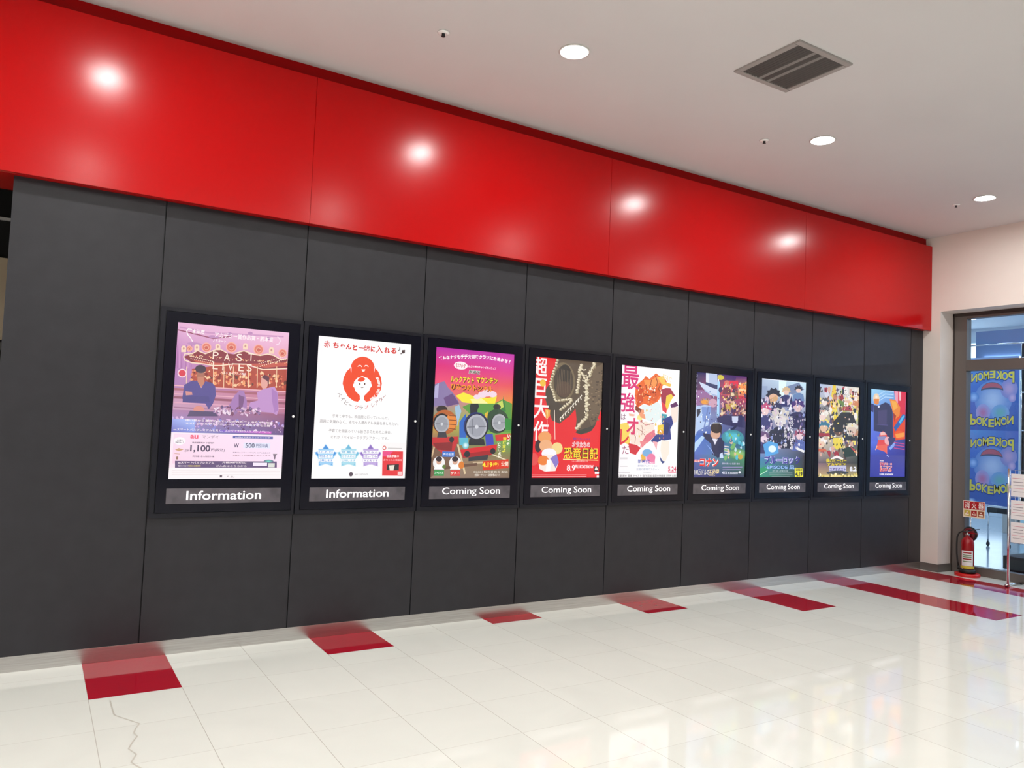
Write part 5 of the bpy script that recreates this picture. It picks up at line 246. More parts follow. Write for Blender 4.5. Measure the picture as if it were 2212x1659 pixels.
ART['runner'] = json.loads(r'''[["g","fff6fa ffffff ffffff fff8fa",0,0,1,1],["p","f8d860",[[0.0067,0.5291],[0.1494,0.5082],[0.2207,0.6211],[0.1775,0.7098],[0.0633,0.6765]]],["p","f8e890",[[0.3077,0.4424],[0.4055,0.4309],[0.3758,0.485],[0.2934,0.4782]]],["p","f4b8a0",[[0.1607,0.4287],[0.2583,0.4349],[0.2431,0.4529],[0.1701,0.4505]]],["p","f06a28",[[0.2593,0.1779],[0.3866,0.1104],[0.4181,0.0822],[0.4859,0.1062],[0.5914,0.0477],[0.6345,0.0638],[0.7552,0.0949],[0.7824,0.1211],[0.7079,0.1603],[0.6962,0.2513],[0.6318,0.3076],[0.5001,0.3477],[0.3997,0.333],[0.2877,0.3809],[0.2483,0.267]]],["p","d84818",[[0.2809,0.2658],[0.3569,0.1651],[0.4105,0.2345],[0.3822,0.3157],[0.2872,0.372]]],["p","ff9a50",[[0.3872,0.1193],[0.5198,0.1138],[0.6182,0.0736],[0.6883,0.1158],[0.5573,0.1842],[0.4233,0.1715]]],["p","e05a20",[[0.4912,0.1957],[0.6245,0.1816],[0.6782,0.2338],[0.5982,0.3087],[0.5136,0.2935]]],["l","8a2a10",0.0115,[[0.3801,0.2802],[0.428,0.2517],[0.4948,0.2583]]],["l","8a2a10",0.0116,[[0.4228,0.1625],[0.4419,0.2065],[0.4767,0.2321]]],["l","8a2a10",0.0117,[[0.5198,0.1138],[0.5052,0.1503],[0.5401,0.1759]]],["l","8a2a10",0.0117,[[0.5846,0.075],[0.6213,0.1276],[0.6066,0.1643]]],["l","8a2a10",0.0119,[[0.673,0.1436],[0.6418,0.19],[0.6777,0.2248]]],["p","f8c858",[[0.6187,0.0826],[0.7196,0.0692],[0.7568,0.1221],[0.8605,0.1361],[0.8449,0.1641],[0.6899,0.1429]]],["p","a82848",[[0.6761,0.1978],[0.7599,0.1765],[0.8454,0.1732],[0.9358,0.2429],[0.8506,0.2641],[0.7874,0.357],[0.7003,0.3235]]],["p","e8404a",[[0.6993,0.3054],[0.8034,0.3384],[0.7905,0.4113],[0.7209,0.3861]]],["p","f4d048",[[0.7811,0.2483],[0.8657,0.2271],[0.9018,0.2532],[0.8527,0.3005],[0.806,0.3837],[0.7693,0.3394]]],["p","602060",[[0.8543,0.3277],[0.9562,0.2971],[0.9965,0.3324],[0.8736,0.3635]]],["p","fbe8dc",[[0.8559,0.355],[0.9935,0.3417],[0.9874,0.4791],[0.9158,0.499],[0.8772,0.4272]]],["p","e8f4f4",[[0.3674,0.3429],[0.5001,0.3477],[0.6318,0.3076],[0.7019,0.3506],[0.6992,0.45],[0.6097,0.5062],[0.4411,0.4745],[0.371,0.4051]]],["p","f4a078",[[0.2882,0.3897],[0.4029,0.3864],[0.4411,0.4745],[0.3578,0.4588]]],["p","8a3a20",[[0.2698,0.3548],[0.37,0.3873],[0.3393,0.4238],[0.2557,0.3907]]],["p","38a0b0",[[0.7055,0.4137],[0.8081,0.4199],[0.7776,0.4841],[0.7108,0.5038]]],["p","2a3a8a",[[0.7256,0.4673],[0.8772,0.4272],[0.9158,0.499],[0.8673,0.5547],[0.8897,0.6451],[0.8217,0.6553],[0.6863,0.6665],[0.6206,0.6944],[0.5355,0.6689],[0.6159,0.6138],[0.7149,0.5759]]],["p","1c2a6a",[[0.7776,0.4841],[0.8647,0.5093],[0.8191,0.61],[0.7499,0.5933]]],["p","fbe6d8",[[0.2154,0.5331],[0.4422,0.4923],[0.5939,0.5245],[0.5814,0.5965],[0.4361,0.6705],[0.356,0.7072],[0.2259,0.7091],[0.1723,0.622]]],["p","e8788a",[[0.4495,0.6169],[0.596,0.5604],[0.6159,0.6138],[0.5028,0.6783],[0.3571,0.7249]]],["p","f08a90",[[0.3539,0.6718],[0.5023,0.6694],[0.3904,0.7333]]],["p","d82a3a",[[0.1684,0.6924],[0.307,0.7079],[0.374,0.7335],[0.296,0.7964],[0.1978,0.7798]]],["p","f4b0b8",[[0.5688,0.6684],[0.6532,0.676],[0.6405,0.748]]],["l","b06a60",0.0082,[[0.343,0.4858],[0.4442,0.5279],[0.5762,0.507]]],["l","b06a60",0.0081,[[0.218,0.5771],[0.2866,0.6376],[0.2735,0.6908]]],["l","b06a60",0.0081,[[0.2982,0.5578],[0.3815,0.5826],[0.433,0.6172]]],["l","b06a60",0.0082,[[0.3784,0.5294],[0.3974,0.5734],[0.3836,0.6181]]],["p","f4d040",[[0.6443,0.5234],[0.7452,0.5121],[0.7494,0.5842],[0.6485,0.5952]]],["e","e8a030",0.6985,0.5852,0.0575,0.0216,0],["p","fdeee0",[[0.7196,0.6569],[0.8564,0.6638],[0.8626,0.7724],[0.7987,0.8498],[0.7475,0.8457],[0.7079,0.7471]]],["p","3a4a8a",[[0.6942,0.8012],[0.7475,0.8457],[0.799,0.8544],[0.7491,0.8727],[0.7136,0.846]]],["n",35,60,"f8a060 fff0e0 d84818 8a2a10 f8d8a0 ffffff",0.2583,0.1602,0.7014,0.3415,0.0082,0.0332],["n",36,70,"fff8f0 e8a0a0 c86a60 f8e0d0 ffffff f0c860",0.1898,0.375,0.754,0.6654,0.0083,0.0331],["t","e0287a","最",0.1703,0.1018,0.2906,0.2205,-3,0.02],["t","e0287a","強",0.1356,0.3326,0.2411,0.1758,-3,0.02],["t","8a5a78","は",0.0744,0.4618,0.0799,0.0525,0,0],["t","e0286a","オ",0.224,0.5417,0.1942,0.1498,-2,0.02],["t","e0283a","レ",0.1011,0.6408,0.1439,0.14,0,0.02],["t","a03a68","だ",0.1287,0.7543,0.1121,0.07,0,0],["t","f0d890","BEAT!",0.7803,0.0848,0.1537,0.0454,-15,0],["r","f8a8d8","fff0f8",0.494,0.8121,0.1326,0.0712],["p","f0b848",[[0.3776,0.7955],[0.4418,0.7682],[0.4625,0.8391],[0.3977,0.8573]]],["e","7ab0e0",0.4837,0.7766,0.0828,0.0356,0],["e","f080a8",0.5527,0.8205,0.07,0.0392,0],["t","4a5ab8","新時代",0.4303,0.8527,0.1976,0.0355,0,0.04],["t","f07ab0","の扉",0.5714,0.856,0.1001,0.0411,0,0.04],["t","6a88b8","劇場版アニメーション",0.4987,0.8922,0.3314,0.0178,0,0.0],["t","8aa0c0","全国の劇場でスタート",0.5006,0.9233,0.381,0.0214,0,0.0],["t","6a7a90","2024 ROADSHOW",0.4955,0.95,0.1324,0.0106,0,0.0],["t","e0406a","5.24",0.9192,0.9197,0.1446,0.0453,0,0.02],["l","f08aa0",0.0103,[[0.8524,0.9516],[0.9901,0.9512]]],["l","d0ccd0",0.008,[[0.0404,0.8251],[0.1602,0.8241]]],["l","d0ccd0",0.008,[[0.0409,0.8339],[0.1607,0.8328]]],["l","d0ccd0",0.0079,[[0.0448,0.8992],[0.1646,0.8985]]],["l","c8c0c8",0.0063,[[0.0163,0.9515],[0.208,0.9509]]],["t","5a5258","監督 脚本 音楽 キャスト 製作 配給 全国の映画館で同時公開",0.4957,0.9811,0.9771,0.0213,0,0.01]]''')
ART['hat'] = json.loads(r'''[["g","1c2258 2c2a78 e04a68 2a2a60",0,0,0.5,0.2],["g","2c2a68 5a2a7a f09060 c84060",0.45,0,1,0.2],["g","5a3a68 c84060 5a4068 8aa0d8",0,0.2,1,0.4],["g","8aa0d8 5a4068 2a3a68 4a70c8",0,0.4,1,0.6],["g","4a78d0 2a3a68 3a8a98 5a70c8",0,0.6,1,0.78],["g","5a6ac0 4a9a60 3a3a58 3a3a78",0,0.78,1,1],["p","ff9a50",[[0.8324,0.0925],[0.9992,0.0479],[0.9973,0.1867],[0.8359,0.1565]]],["p","ffd8a0",[[0.8246,0.1204],[0.9943,0.1313],[0.9953,0.1498],[0.8354,0.1474]]],["p","e83050",[[0.555,0.069],[0.8299,0.0468],[0.8339,0.12],[0.7257,0.1795],[0.5232,0.1518]]],["p","d8384a",[[0.8378,0.1931],[0.9884,0.1963],[0.9899,0.2239],[0.8393,0.2206]]],["p","4a2a70",[[0.5703,0.0139],[0.7908,0.012],[0.7743,0.0494],[0.5722,0.05]]],["p","b8c8e8",[[0.2034,0.0011],[0.416,-0.0008],[0.4314,0.1198],[0.2082,0.0942]]],["p","e0e8f8",[[0.2034,0.0011],[0.2649,0.0006],[0.2702,0.1003],[0.2082,0.0942]]],["p","2a3468",[[0.208,0.0898],[0.4309,0.1108],[0.4295,0.1513],[0.3073,0.1343],[0.2039,0.1122]]],["p","d0dcf4",[[0.0773,0.0915],[0.2039,0.1122],[0.3074,0.1361],[0.4331,0.1521],[0.4274,0.2143],[0.2572,0.19],[0.1321,0.1421]]],["p","a8b8e0",[[0.1318,0.1377],[0.257,0.1856],[0.4272,0.2098],[0.4279,0.2233],[0.2404,0.2041]]],["p","9a6aa0",[[0.0126,0.1739],[0.1508,0.1679],[0.2934,0.2064],[0.3153,0.2859],[0.0203,0.3233]]],["r","f8c060","a06a80",0.209,0.2765,0.105,0.04],["e","f0a040",0.1918,0.2816,0.063,0.0195,0],["e","d0a0b8",0.3508,0.2846,0.0817,0.0411,0],["p","b8d0f4",[[0.0036,0.3327],[0.1931,0.3082],[0.3167,0.3127],[0.3042,0.4114],[0.2736,0.5016],[0.1012,0.5504],[0.0173,0.5965]]],["p","7a98d8",[[0.1418,0.3278],[0.3172,0.3216],[0.2894,0.4655],[0.1666,0.4689]]],["p","2a3048",[[0.0479,0.3576],[0.1427,0.3455],[0.1107,0.3997],[0.0607,0.4366]]],["p","d8e8ff",[[-0.0113,0.3772],[0.0398,0.3667],[0.0431,0.5959],[0.0028,0.6496]]],["l","6a80c0",0.0211,[[0.2642,0.3235],[0.1887,0.5571]]],["l","e8f4ff",0.025,[[0.4436,0.0112],[0.4485,0.443]]],["l","a8d8ff",0.0466,[[0.4505,0.0739],[0.4538,0.4068]]],["p","7a3a50",[[0.5256,0.1968],[0.5471,0.1236],[0.6782,0.1177],[0.7078,0.1893]]],["e","e0b09a",0.6112,0.0971,0.04,0.0254,0],["e","d87868",0.6101,0.0772,0.051,0.0217,0],["p","8a6a50",[[0.6644,0.2366],[0.6862,0.1629],[0.8191,0.1573],[0.8491,0.2294]]],["e","e0b09a",0.7511,0.1364,0.0406,0.0255,0],["e","a83038",0.7501,0.1164,0.0517,0.0218,0],["p","7a3a50",[[0.5518,0.3495],[0.5734,0.2763],[0.7049,0.2715],[0.7345,0.3434]]],["e","e0b09a",0.6376,0.2503,0.0402,0.0254,0],["e","6a3a30",0.6366,0.2304,0.0511,0.0217,0],["p","8a6a50",[[0.6339,0.3513],[0.6556,0.2778],[0.7881,0.2729],[0.8181,0.3451]]],["e","e0b09a",0.7204,0.2517,0.0405,0.0255,0],["e","5a2a30",0.7193,0.2317,0.0516,0.0218,0],["p","7a3a50",[[0.4674,0.4604],[0.4887,0.3877],[0.6192,0.3835],[0.6486,0.4553]]],["e","e0b09a",0.5525,0.3621,0.0398,0.0253,0],["e","4a2838",0.5514,0.3423,0.0507,0.0216,0],["p","7a3a50",[[0.8135,0.4323],[0.8355,0.3583],[0.9704,0.3539],[1.0009,0.4268]]],["e","e0b09a",0.9015,0.3322,0.0412,0.0257,0],["e","7a3a48",0.9004,0.312,0.0524,0.022,0],["p","7a3a50",[[0.7205,0.4259],[0.7424,0.3522],[0.8761,0.3478],[0.9063,0.4204]]],["e","e0b09a",0.8077,0.3262,0.0408,0.0256,0],["e","8a4050",0.8067,0.3061,0.052,0.022,0],["p","7a3a50",[[0.8703,0.449],[0.8925,0.3748],[1.0282,0.3705],[1.0588,0.4437]]],["e","e0b09a",0.9588,0.3487,0.0414,0.0258,0],["e","a05a50",0.9577,0.3285,0.0528,0.0221,0],["p","c8a850",[[0.5847,0.285],[0.8046,0.2678],[0.79,0.3415],[0.625,0.3561]]],["n",6,40,"e0a0a0 7a3a50 f0d8b0 4a3060 a06070",0.4828,0.0724,0.98,0.3905,0.0221,0.0663],["p","2a2a60",[[0.4296,0.4255],[0.5905,0.3935],[0.8115,0.3957],[0.9795,0.3813],[0.9865,0.5104],[0.6323,0.4921],[0.4504,0.4789]]],["e","b8c0e8",0.7856,0.4331,0.063,0.0274,0],["p","d0d8f4",[[0.7193,0.4031],[0.8489,0.3992],[0.8338,0.4638],[0.7411,0.4664]]],["n",33,110,"f0c0a8 2a1a38 fff0e0 c84050 6a4a80 f0c860",0.5004,0.0625,0.9989,0.3899,0.0092,0.0295],["n",34,70,"d8e8ff 6a88c8 ffffff b8b0e0 2a2a60",-0.0217,0.1754,0.4561,0.5868,0.0087,0.028],["p","1c2450",[[0.1809,0.5751],[0.3313,0.5895],[0.512,0.6216],[0.6539,0.5551],[0.8159,0.478],[0.8174,0.5055],[0.6381,0.6009],[0.5854,0.6383],[0.5749,0.7833],[0.468,0.8117],[0.3589,0.777],[0.336,0.6789],[0.1919,0.6193]]],["e","d8a890",0.4109,0.5788,0.0964,0.0503,0],["e","2a1c20",0.4259,0.5245,0.1109,0.0503,0],["p","2a1c20",[[0.3266,0.5002],[0.5233,0.495],[0.5286,0.5942],[0.4901,0.5499],[0.3383,0.5536]]],["p","e8e8f8",[[0.3509,0.6249],[0.4585,0.6317],[0.4076,0.6866]]],["l","e8f4ff",0.0106,[[0.3254,0.4778],[0.4861,0.4734],[0.5409,0.4855]]],["l","a8b8d0",0.0255,[[0.6184,0.5741],[0.6891,0.527]]],["r","58d0e8","3a8a98",0.7487,0.6077,0.2215,0.073],["r","a8d870","4a8a68",0.8503,0.7707,0.205,0.055],["n",8,40,"58c0d8 e8c0a0 3a7a98 c8e8f0 7ab870",0.5815,0.5659,1.003,0.815,0.0259,0.0742],["p","b8d8ff",[[0.0047,0.6848],[0.1561,0.6023],[0.2094,0.6189],[0.0259,0.7637]]],["p","a8c0ff",[[0.2297,0.6719],[0.357,0.7412],[0.395,0.7856],[0.3393,0.7415]]],["p","d0e0ff",[[0.5021,0.7752],[0.5553,0.7564],[0.5763,0.8105],[0.504,0.8113]]],["e","c8a848",0.9079,0.7976,0.0487,0.0257,0],["l","e8d8d8",0.0146,[[0.5885,0.6971],[0.6801,0.7028]]],["l","e8d8d8",0.0146,[[0.5897,0.7197],[0.6814,0.7256]]],["l","e8d8d8",0.0146,[[0.5909,0.7424],[0.6826,0.7483]]],["l","e8d8d8",0.0146,[[0.5921,0.765],[0.6838,0.7711]]],["e","d8c84a",0.4807,0.0319,0.0612,0.0252,0],["t","d8d8f0","つ",0.0227,0.0369,0.0447,0.0299,0,0.02],["t","d8d8f0","ま",0.0231,0.0853,0.0447,0.0298,0,0.02],["t","d8d8f0","り",0.0236,0.1337,0.0447,0.0299,0,0.02],["t","d8d8f0","真",0.024,0.1822,0.0447,0.0299,0,0.02],["t","d8d8f0","実",0.0244,0.2306,0.0447,0.0299,0,0.02],["t","d8d8f0","は",0.0249,0.2791,0.0447,0.0299,0,0.02],["t","d8d8f0","月",0.0253,0.3275,0.0447,0.0299,0,0.02],["t","d8d8f0","下",0.0258,0.376,0.0447,0.0299,0,0.02],["t","d8d8f0","の",0.0262,0.4244,0.0447,0.0299,0,0.02],["t","d8d8f0","奇",0.0267,0.4729,0.0447,0.0299,0,0.02],["t","d8d8f0","術",0.0271,0.5213,0.0447,0.0299,0,0.02],["t","d8d8f0","師",0.0276,0.5698,0.0447,0.03,0,0.02],["t","fff0f0","名探偵",0.0818,0.8424,0.121,0.0265,-3,0.1],["t","fff0f0","コナン",0.3099,0.8563,0.3537,0.0858,2,0.1],["t","e82020","名探偵",0.0818,0.8424,0.121,0.0265,-3,0.035],["t","e82020","コナン",0.3099,0.8563,0.3537,0.0858,2,0.035],["t","2a3a8a","100万ドルの",0.1742,0.9498,0.2792,0.055,0,0.08],["t","2a3a8a","五稜星",0.4038,0.9515,0.1999,0.0682,0,0.08],["t","f4f0e0","100万ドルの",0.1742,0.9498,0.2792,0.055,0,0.03],["t","f8e0a0","五稜星",0.4038,0.9515,0.1999,0.0682,0,0.03],["t","f0f0ff","4.12",0.6021,0.9534,0.091,0.0272,0,0.04],["t","f0f0ff","FRI. ROADSHOW",0.7675,0.9582,0.2034,0.0183,0,0.03],["e","f0f0ff",0.9011,0.9494,0.0225,0.0128,0],["t","d0c8e8","原作 青い山 監督 音楽",0.7256,0.8654,0.35,0.0183,0,0.01],["l","9a90c0",0.0109,[[0.563,0.9011],[0.9509,0.8985]]],["l","9a90c0",0.0109,[[0.5642,0.9237],[0.9146,0.9218]]]]''')
ART['group'] = json.loads(r'''[["g","b8c8e0 d0f0ff b0b8d0 7a88b0",0,0,1,0.25],["g","8a90b8 a8b0cc 5a5a80 a8a0b8",0,0.25,1,0.6],["g","a8a0b8 5a5a80 33343e 6a90c8",0,0.6,1,0.8],["g","4a88b8 33343e 303038 3a9a78",0,0.8,1,1],["p","e8ffff",[[0.394,0.0016],[0.5655,0.0029],[0.5135,0.1599],[0.4005,0.1822]]],["p","7a8ab0",[[0.5294,0.0684],[0.8379,0.0092],[0.9586,0.0782],[0.6475,0.1548]]],["p","98a8c8",[[0.0075,0.0815],[0.1539,0.0752],[0.1571,0.1555],[0.0116,0.1789]]],["p","4a4a68",[[0.0131,0.2142],[0.2317,0.1706],[0.2345,0.242],[0.0161,0.2849]]],["l","e8ecf8",0.0109,[[0.0043,0.006],[0.9963,0.0022]]],["p","6a88b8",[[0.6976,0.2094],[0.7226,0.1401],[0.7941,0.1198],[0.8687,0.1169],[0.9422,0.1316],[0.9719,0.1997]]],["e","e8c8c0",0.8303,0.0834,0.0582,0.035,0],["p","2a2a3a",[[0.7607,0.0947],[0.7338,0.0852],[0.7587,0.0728],[0.7503,0.0571],[0.7849,0.0537],[0.7984,0.038],[0.8291,0.0449],[0.8594,0.0353],[0.874,0.0499],[0.9091,0.0504],[0.9016,0.0669],[0.9276,0.0772],[0.9008,0.089],[0.8675,0.0766],[0.8225,0.0714],[0.7855,0.0817]]],["p","2c2c6a",[[0.4134,0.2774],[0.4399,0.1744],[0.5208,0.1524],[0.6011,0.1493],[0.6846,0.1653],[0.7189,0.2675]]],["e","ecc8b8",0.5596,0.1127,0.0627,0.0382,0],["p","d8b890",[[0.4847,0.1249],[0.4556,0.1144],[0.4824,0.101],[0.4733,0.0839],[0.5106,0.0802],[0.5251,0.0631],[0.5582,0.0706],[0.5908,0.0603],[0.6066,0.0762],[0.6445,0.0768],[0.6364,0.0947],[0.6645,0.1061],[0.6357,0.1189],[0.5997,0.1053],[0.5511,0.0996],[0.5114,0.1108]]],["p","2c2c58",[[0.0916,0.3505],[0.1285,0.2679],[0.2249,0.2334],[0.3552,0.2288],[0.4561,0.2569],[0.5007,0.3385]]],["e","e8b898",0.2875,0.1684,0.1017,0.0628,0],["p","1e1c34",[[0.1662,0.1881],[0.1192,0.1709],[0.1623,0.149],[0.1474,0.1209],[0.2077,0.1149],[0.231,0.0869],[0.2848,0.0994],[0.3378,0.0824],[0.3636,0.1086],[0.4254,0.1097],[0.4123,0.1393],[0.4582,0.158],[0.4113,0.179],[0.3525,0.1565],[0.2736,0.147],[0.2093,0.1651]]],["p","3c3c78",[[-0.0642,0.5175],[-0.0329,0.4086],[0.0508,0.3773],[0.1714,0.3739],[0.2592,0.4008],[0.3004,0.5096]]],["e","f0d0d0",0.1085,0.3173,0.0941,0.0584,0],["p","c84a7a",[[-0.0036,0.3348],[-0.0472,0.3185],[-0.0073,0.2984],[-0.0212,0.2721],[0.0346,0.267],[0.0561,0.241],[0.1059,0.253],[0.1548,0.2376],[0.1787,0.2621],[0.2359,0.2635],[0.2239,0.2909],[0.2663,0.3087],[0.2231,0.3279],[0.1687,0.3066],[0.0956,0.2972],[0.0362,0.3137]]],["p","2f2a5a",[[0.6012,0.4941],[0.6425,0.3542],[0.7632,0.3207],[0.8922,0.3168],[1.0176,0.3435],[1.0692,0.4837]]],["e","e8c8c8",0.8257,0.2583,0.1007,0.0604,0],["p","4a2a78",[[0.7056,0.2768],[0.6592,0.26],[0.702,0.2391],[0.6875,0.2119],[0.7472,0.2064],[0.7706,0.1795],[0.8237,0.1917],[0.8763,0.1756],[0.9015,0.201],[0.9626,0.2023],[0.9494,0.2307],[0.9947,0.249],[0.9481,0.269],[0.8902,0.2471],[0.8122,0.2376],[0.7484,0.2548]]],["p","20203a",[[0.1792,0.7085],[0.2272,0.5301],[0.3591,0.4847],[0.5398,0.4805],[0.6787,0.5207],[0.7422,0.7015]]],["e","e4dcdc",0.446,0.3966,0.1411,0.086,0],["p","d8d0c8",[[0.2781,0.4218],[0.2133,0.3976],[0.2728,0.3682],[0.2523,0.3296],[0.3356,0.3222],[0.368,0.284],[0.4426,0.3019],[0.5162,0.2793],[0.5519,0.3156],[0.6379,0.3179],[0.6196,0.3584],[0.6835,0.3849],[0.618,0.413],[0.5364,0.3812],[0.4268,0.367],[0.3377,0.391]]],["p","3a3468",[[-0.0536,0.7618],[-0.025,0.6775],[0.0514,0.6511],[0.1567,0.6495],[0.2365,0.6738],[0.273,0.7585]]],["e","f0d8e8",0.1018,0.5995,0.0822,0.0508,0],["p","6a4a78",[[0.0037,0.6135],[-0.0344,0.5987],[0.0005,0.5817],[-0.0117,0.5587],[0.0371,0.5548],[0.056,0.5325],[0.0995,0.5435],[0.1423,0.5307],[0.1631,0.5523],[0.213,0.5542],[0.2026,0.5779],[0.2396,0.5939],[0.2019,0.6101],[0.1544,0.5909],[0.0906,0.5819],[0.0386,0.5955]]],["p","5a6ab0",[[0.7141,0.7252],[0.746,0.6369],[0.8305,0.6102],[0.94,0.6084],[1.0275,0.6326],[1.0656,0.7212]]],["e","f0d0d8",0.8836,0.5584,0.0854,0.051,0],["p","a05070",[[0.7815,0.5726],[0.742,0.5579],[0.7785,0.5407],[0.7662,0.5177],[0.817,0.5138],[0.8368,0.4913],[0.8819,0.5023],[0.9265,0.4893],[0.9479,0.511],[0.9997,0.5128],[0.9885,0.5366],[1.0268,0.5525],[0.9874,0.5688],[0.9383,0.5497],[0.8721,0.5408],[0.8179,0.5545]]],["p","d8a878",[[0.2053,0.2073],[0.3435,0.1663],[0.3824,0.2009],[0.2912,0.2669],[0.2352,0.2598]]],["l","e8e0e8",0.0271,[[0.6662,0.1358],[0.6121,0.2472]]],["n",7,150,"f0f0ff 3a3a68 c8b8d0 22223a 8a98d0 e0c8d8 5a4a88",0.0033,0.1969,0.9955,0.6933,0.0151,0.0643],["n",31,170,"f0f0ff 3a3a68 c8b8d0 22223a 8a98d0 e0c8d8 181828 ffffff",0.0036,0.2057,0.9963,0.7206,0.0095,0.0302],["t","f8f4f8","世",0.555,0.5377,0.0646,0.0395,0,0.03],["t","f8f4f8","界",0.5641,0.5806,0.0645,0.0395,0,0.03],["t","f8f4f8","一",0.558,0.6237,0.0645,0.0394,0,0.03],["t","f8f4f8","の",0.567,0.6665,0.0645,0.0393,0,0.03],["t","f8f4f8","天",0.6841,0.3903,0.0655,0.0399,0,0.03],["t","f8f4f8","才",0.6932,0.4335,0.0655,0.0399,0,0.03],["t","f8f4f8","に",0.6869,0.4772,0.0654,0.0398,0,0.03],["t","f8f4f8","、",0.696,0.5204,0.0654,0.0397,0,0.03],["t","f8f4f8","俺",0.6897,0.5639,0.0653,0.0397,0,0.03],["t","f8f4f8","は",0.6988,0.607,0.0653,0.0396,0,0.03],["t","f8f4f8","な",0.6925,0.6503,0.0653,0.0396,0,0.03],["t","f8f4f8","る",0.7016,0.6934,0.0653,0.0395,0,0.03],["r","e8ffff","5a98d8",0.2715,0.72,0.129,0.0528],["p","58a8e8",[[0.0866,0.6698],[0.2129,0.6328],[0.3991,0.6564],[0.4213,0.7537],[0.1461,0.7914]]],["e","e8f8ff",0.2804,0.7111,0.0812,0.0352,0],["p","f0f0f0",[[0.8192,0.6864],[0.9963,0.7206],[0.9772,0.7435],[0.8005,0.7093]]],["p","2a9a68",[[0.0067,0.9138],[0.2953,0.8604],[0.1881,0.9307],[0.0014,1.0001]]],["l","c8f0d8",0.0108,[[0.0096,0.9828],[0.1881,0.9307]]],["t","d8d8ff","ブルーロック",0.5082,0.8239,0.7718,0.0887,0,0.1],["t","3a2c9a","ブルーロック",0.5082,0.8239,0.7718,0.0887,0,0.03],["t","2a4a9a","-EPISODE 凪-",0.4732,0.8967,0.6745,0.0425,0,0.08],["t","a8d0ff","-EPISODE 凪-",0.4732,0.8967,0.6745,0.0425,0,0.03],["t","d0d8e0","原作 金城 ノ村 監督 脚本",0.4652,0.9346,0.3367,0.0177,0,0.0],["l","b0b8c0",0.0109,[[0.2256,0.9568],[0.7311,0.9565]]],["l","b0b8c0",0.0091,[[0.2355,0.976],[0.7317,0.9762]]],["l","9098a0",0.0091,[[0.282,0.9935],[0.675,0.9939]]],["e","e8e030",0.8761,0.9654,0.0894,0.0377,0],["p","f0e838",[[0.7776,0.9073],[0.9524,0.9068],[0.9688,1.0015],[0.7901,1.0012]]],["t","3a3a20","2024",0.8748,0.9223,0.136,0.0216,0,0.03],["t","2a2a20","4.19",0.8761,0.9672,0.1554,0.0539,0,0.05]]''')
